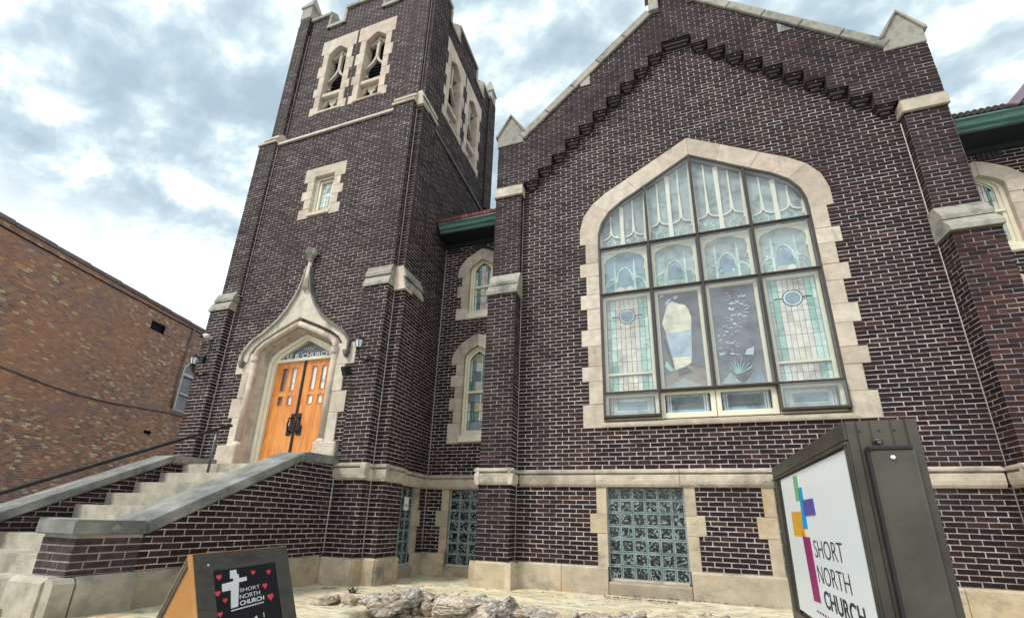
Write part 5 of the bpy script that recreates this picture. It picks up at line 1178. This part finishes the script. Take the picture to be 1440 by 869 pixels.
# ================================================================== DRY STONE WALL
rw = empty('dry_stone_wall', (-.5, -2.2, -1.6), 'low dry-laid wall of rough grey field stones edging the sandy ground', 'stone wall')
def rock(cx_, cy_, cz, sx, sy, sz, seed, rot=0.0):
    bm = bmesh.new(); bmesh.ops.create_icosphere(bm, subdivisions=4, radius=1)
    o = Vector((seed*3.17, seed*1.3, seed*.7)); rr = random.Random(seed)
    cuts = [(Vector((rr.uniform(-1, 1), rr.uniform(-1, 1), rr.uniform(-.8, 1))).normalized(), rr.uniform(.55, .85)) for _ in range(9)]
    for v in bm.verts:
        p = v.co.copy()
        for n_, d_ in cuts:
            t = p.dot(n_)
            if t > d_: p -= n_*(t-d_)*.85
        p *= 1+.16*mnoise.noise(p*1.6+o)+.10*mnoise.noise(p*4+o)+.06*mnoise.noise(p*9+o)+.045*mnoise.noise(p*19+o)
        x, y, z = p.x*sx, p.y*sy, p.z*sz
        v.co = Vector((x*math.cos(rot)-z*math.sin(rot), y, x*math.sin(rot)+z*math.cos(rot)))
    me = bpy.data.meshes.new('stone'); bm.to_mesh(me); bm.free(); me.materials.append(M['rock'])
    o_ = bpy.data.objects.new('stone', me); COL.objects.link(o_); o_.parent = rw; o_.location = Vector((cx_, cy_, cz))-rw.location
    return o_
def wall_line(x):      # centre line of the wall and its crest height
    if x < -2.9: return -2.25-(-2.9-x)*.35
    return -2.22+.05*math.sin(x*1.7)
def crest(x):
    return -.825+.03*math.sin(x*2.3+1)+max(0, x)*.015
sd_ = 1
x = -3.85
while x < 5.2:
    w = random.choice([.11, .14, .18, .24, .30]) ; h = random.uniform(.06, .09) if w < .25 else random.uniform(.075, .10)
    top = crest(x+w)
    rock(x+w, wall_line(x+w)+random.uniform(-.03, .03), top-h*.9, w*1.04, .17, h, sd_, random.uniform(-.12, .12)); sd_ += 1
    x += 2*w*.86
lev = 0
for row, zc in enumerate((-.99, -1.16, -1.35, -1.54)):
    x = -3.9-.05*row
    while x < 5.2:
        w = random.choice([.09, .13, .17, .22]); h = .115+random.uniform(-.02, .02)
        rock(x+w, wall_line(x+w)-.03-.02*row+random.uniform(-.02, .02), zc+(crest(x)+.825)*.7, w*1.08, .18, h, sd_, random.uniform(-.1, .1)); sd_ += 1
        x += 2*w*.84
multi('rubble_core', [(-3.3, 5.2, -2.30, -2.08, -1.66, -1.03)], 'rock', rw)
# feature stones that stand proud of the wall
for k in range(46):
    x = random.uniform(-3.2, 3.6); w = random.uniform(.05, .10)
    rock(x, wall_line(x)+random.uniform(-.02, .12), crest(x)-.035+random.uniform(-.01, .02), w, w*.8, w*.55, sd_, random.uniform(-.4, .4)); sd_ += 1
for (cx_, cy_, cz, sx, sy, sz, r_) in ((-2.98, -2.46, -.91, .36, .22, .13, .25), (-1.62, -2.36, -.90, .17, .16, .15, 1.0), (-2.25, -2.38, -.88, .28, .17, .09, .05), (-2.72, -2.34, -.85, .13, .15, .10, .6), (-1.0, -2.40, -.95, .22, .18, .12, .5), (-.55, -2.42, -.90, .27, .2, .09, -.1), (1.05, -2.30, -.875, .55, .25, .06, 0)):
    rock(cx_, cy_, cz, sx, sy, sz, sd_, r_); sd_ += 1
# dead twig and leaf litter by the wall of the glass block window
lt = bpy.data.objects.new
bm = bmesh.new()
def leafq(x, y, z, s, a, t):
    c, s_ = math.cos(a), math.sin(a)
    v = [bm.verts.new((x+(p*c-q*s_)*s, y+(p*s_+q*c)*s, z+abs(p)*t*s+.004)) for p, q in ((-1, 0), (0, .35), (1, 0), (0, -.35))]; bm.faces.new(v)
for k in range(520):
    if k < 230: x = random.uniform(-.85, .1); y = -.42+random.gauss(0, .03)-.05*x
    elif k < 330: x, y = random.uniform(-1.0, 1.3), -.10-abs(random.gauss(0, .02))
    elif k < 400: x, y = random.uniform(-2.2, 2.6), -.09-abs(random.gauss(0, .03))
    else: x, y = random.uniform(-4.6, 2.5), random.uniform(-1.9, -.3)
    leafq(x, y, GZ+.012, random.uniform(.008, .028), random.uniform(0, 6.3), random.uniform(0, .7))
from_bm('leaf_litter', bm, 'leaf_dead' if 'leaf_dead' in M else 'crack', kind='stuff')
wd = empty('weed', (-3.95, -1.75, GZ), 'tiny grey-green weed growing at the left end of the dry stone wall', 'plant')
bm = bmesh.new()
for k in range(34):
    a = random.uniform(0, 6.3); l = random.uniform(.05, .13); e = random.uniform(.2, 1.1); b0 = Vector((-3.95+random.uniform(-.03, .03), -1.75+random.uniform(-.03, .03), GZ))
    d = Vector((math.cos(a)*math.cos(e), math.sin(a)*math.cos(e), math.sin(e))); sde = d.cross(Vector((0, 0, 1))).normalized()*.009
    m_ = b0+d*l*.6+Vector((0, 0, .01)); t_ = b0+d*l
    bm.faces.new([bm.verts.new(p) for p in (b0-sde*.4, m_-sde, t_, m_+sde, b0+sde*.4)])
from_bm('leaves', bm, 'leaf', wd)
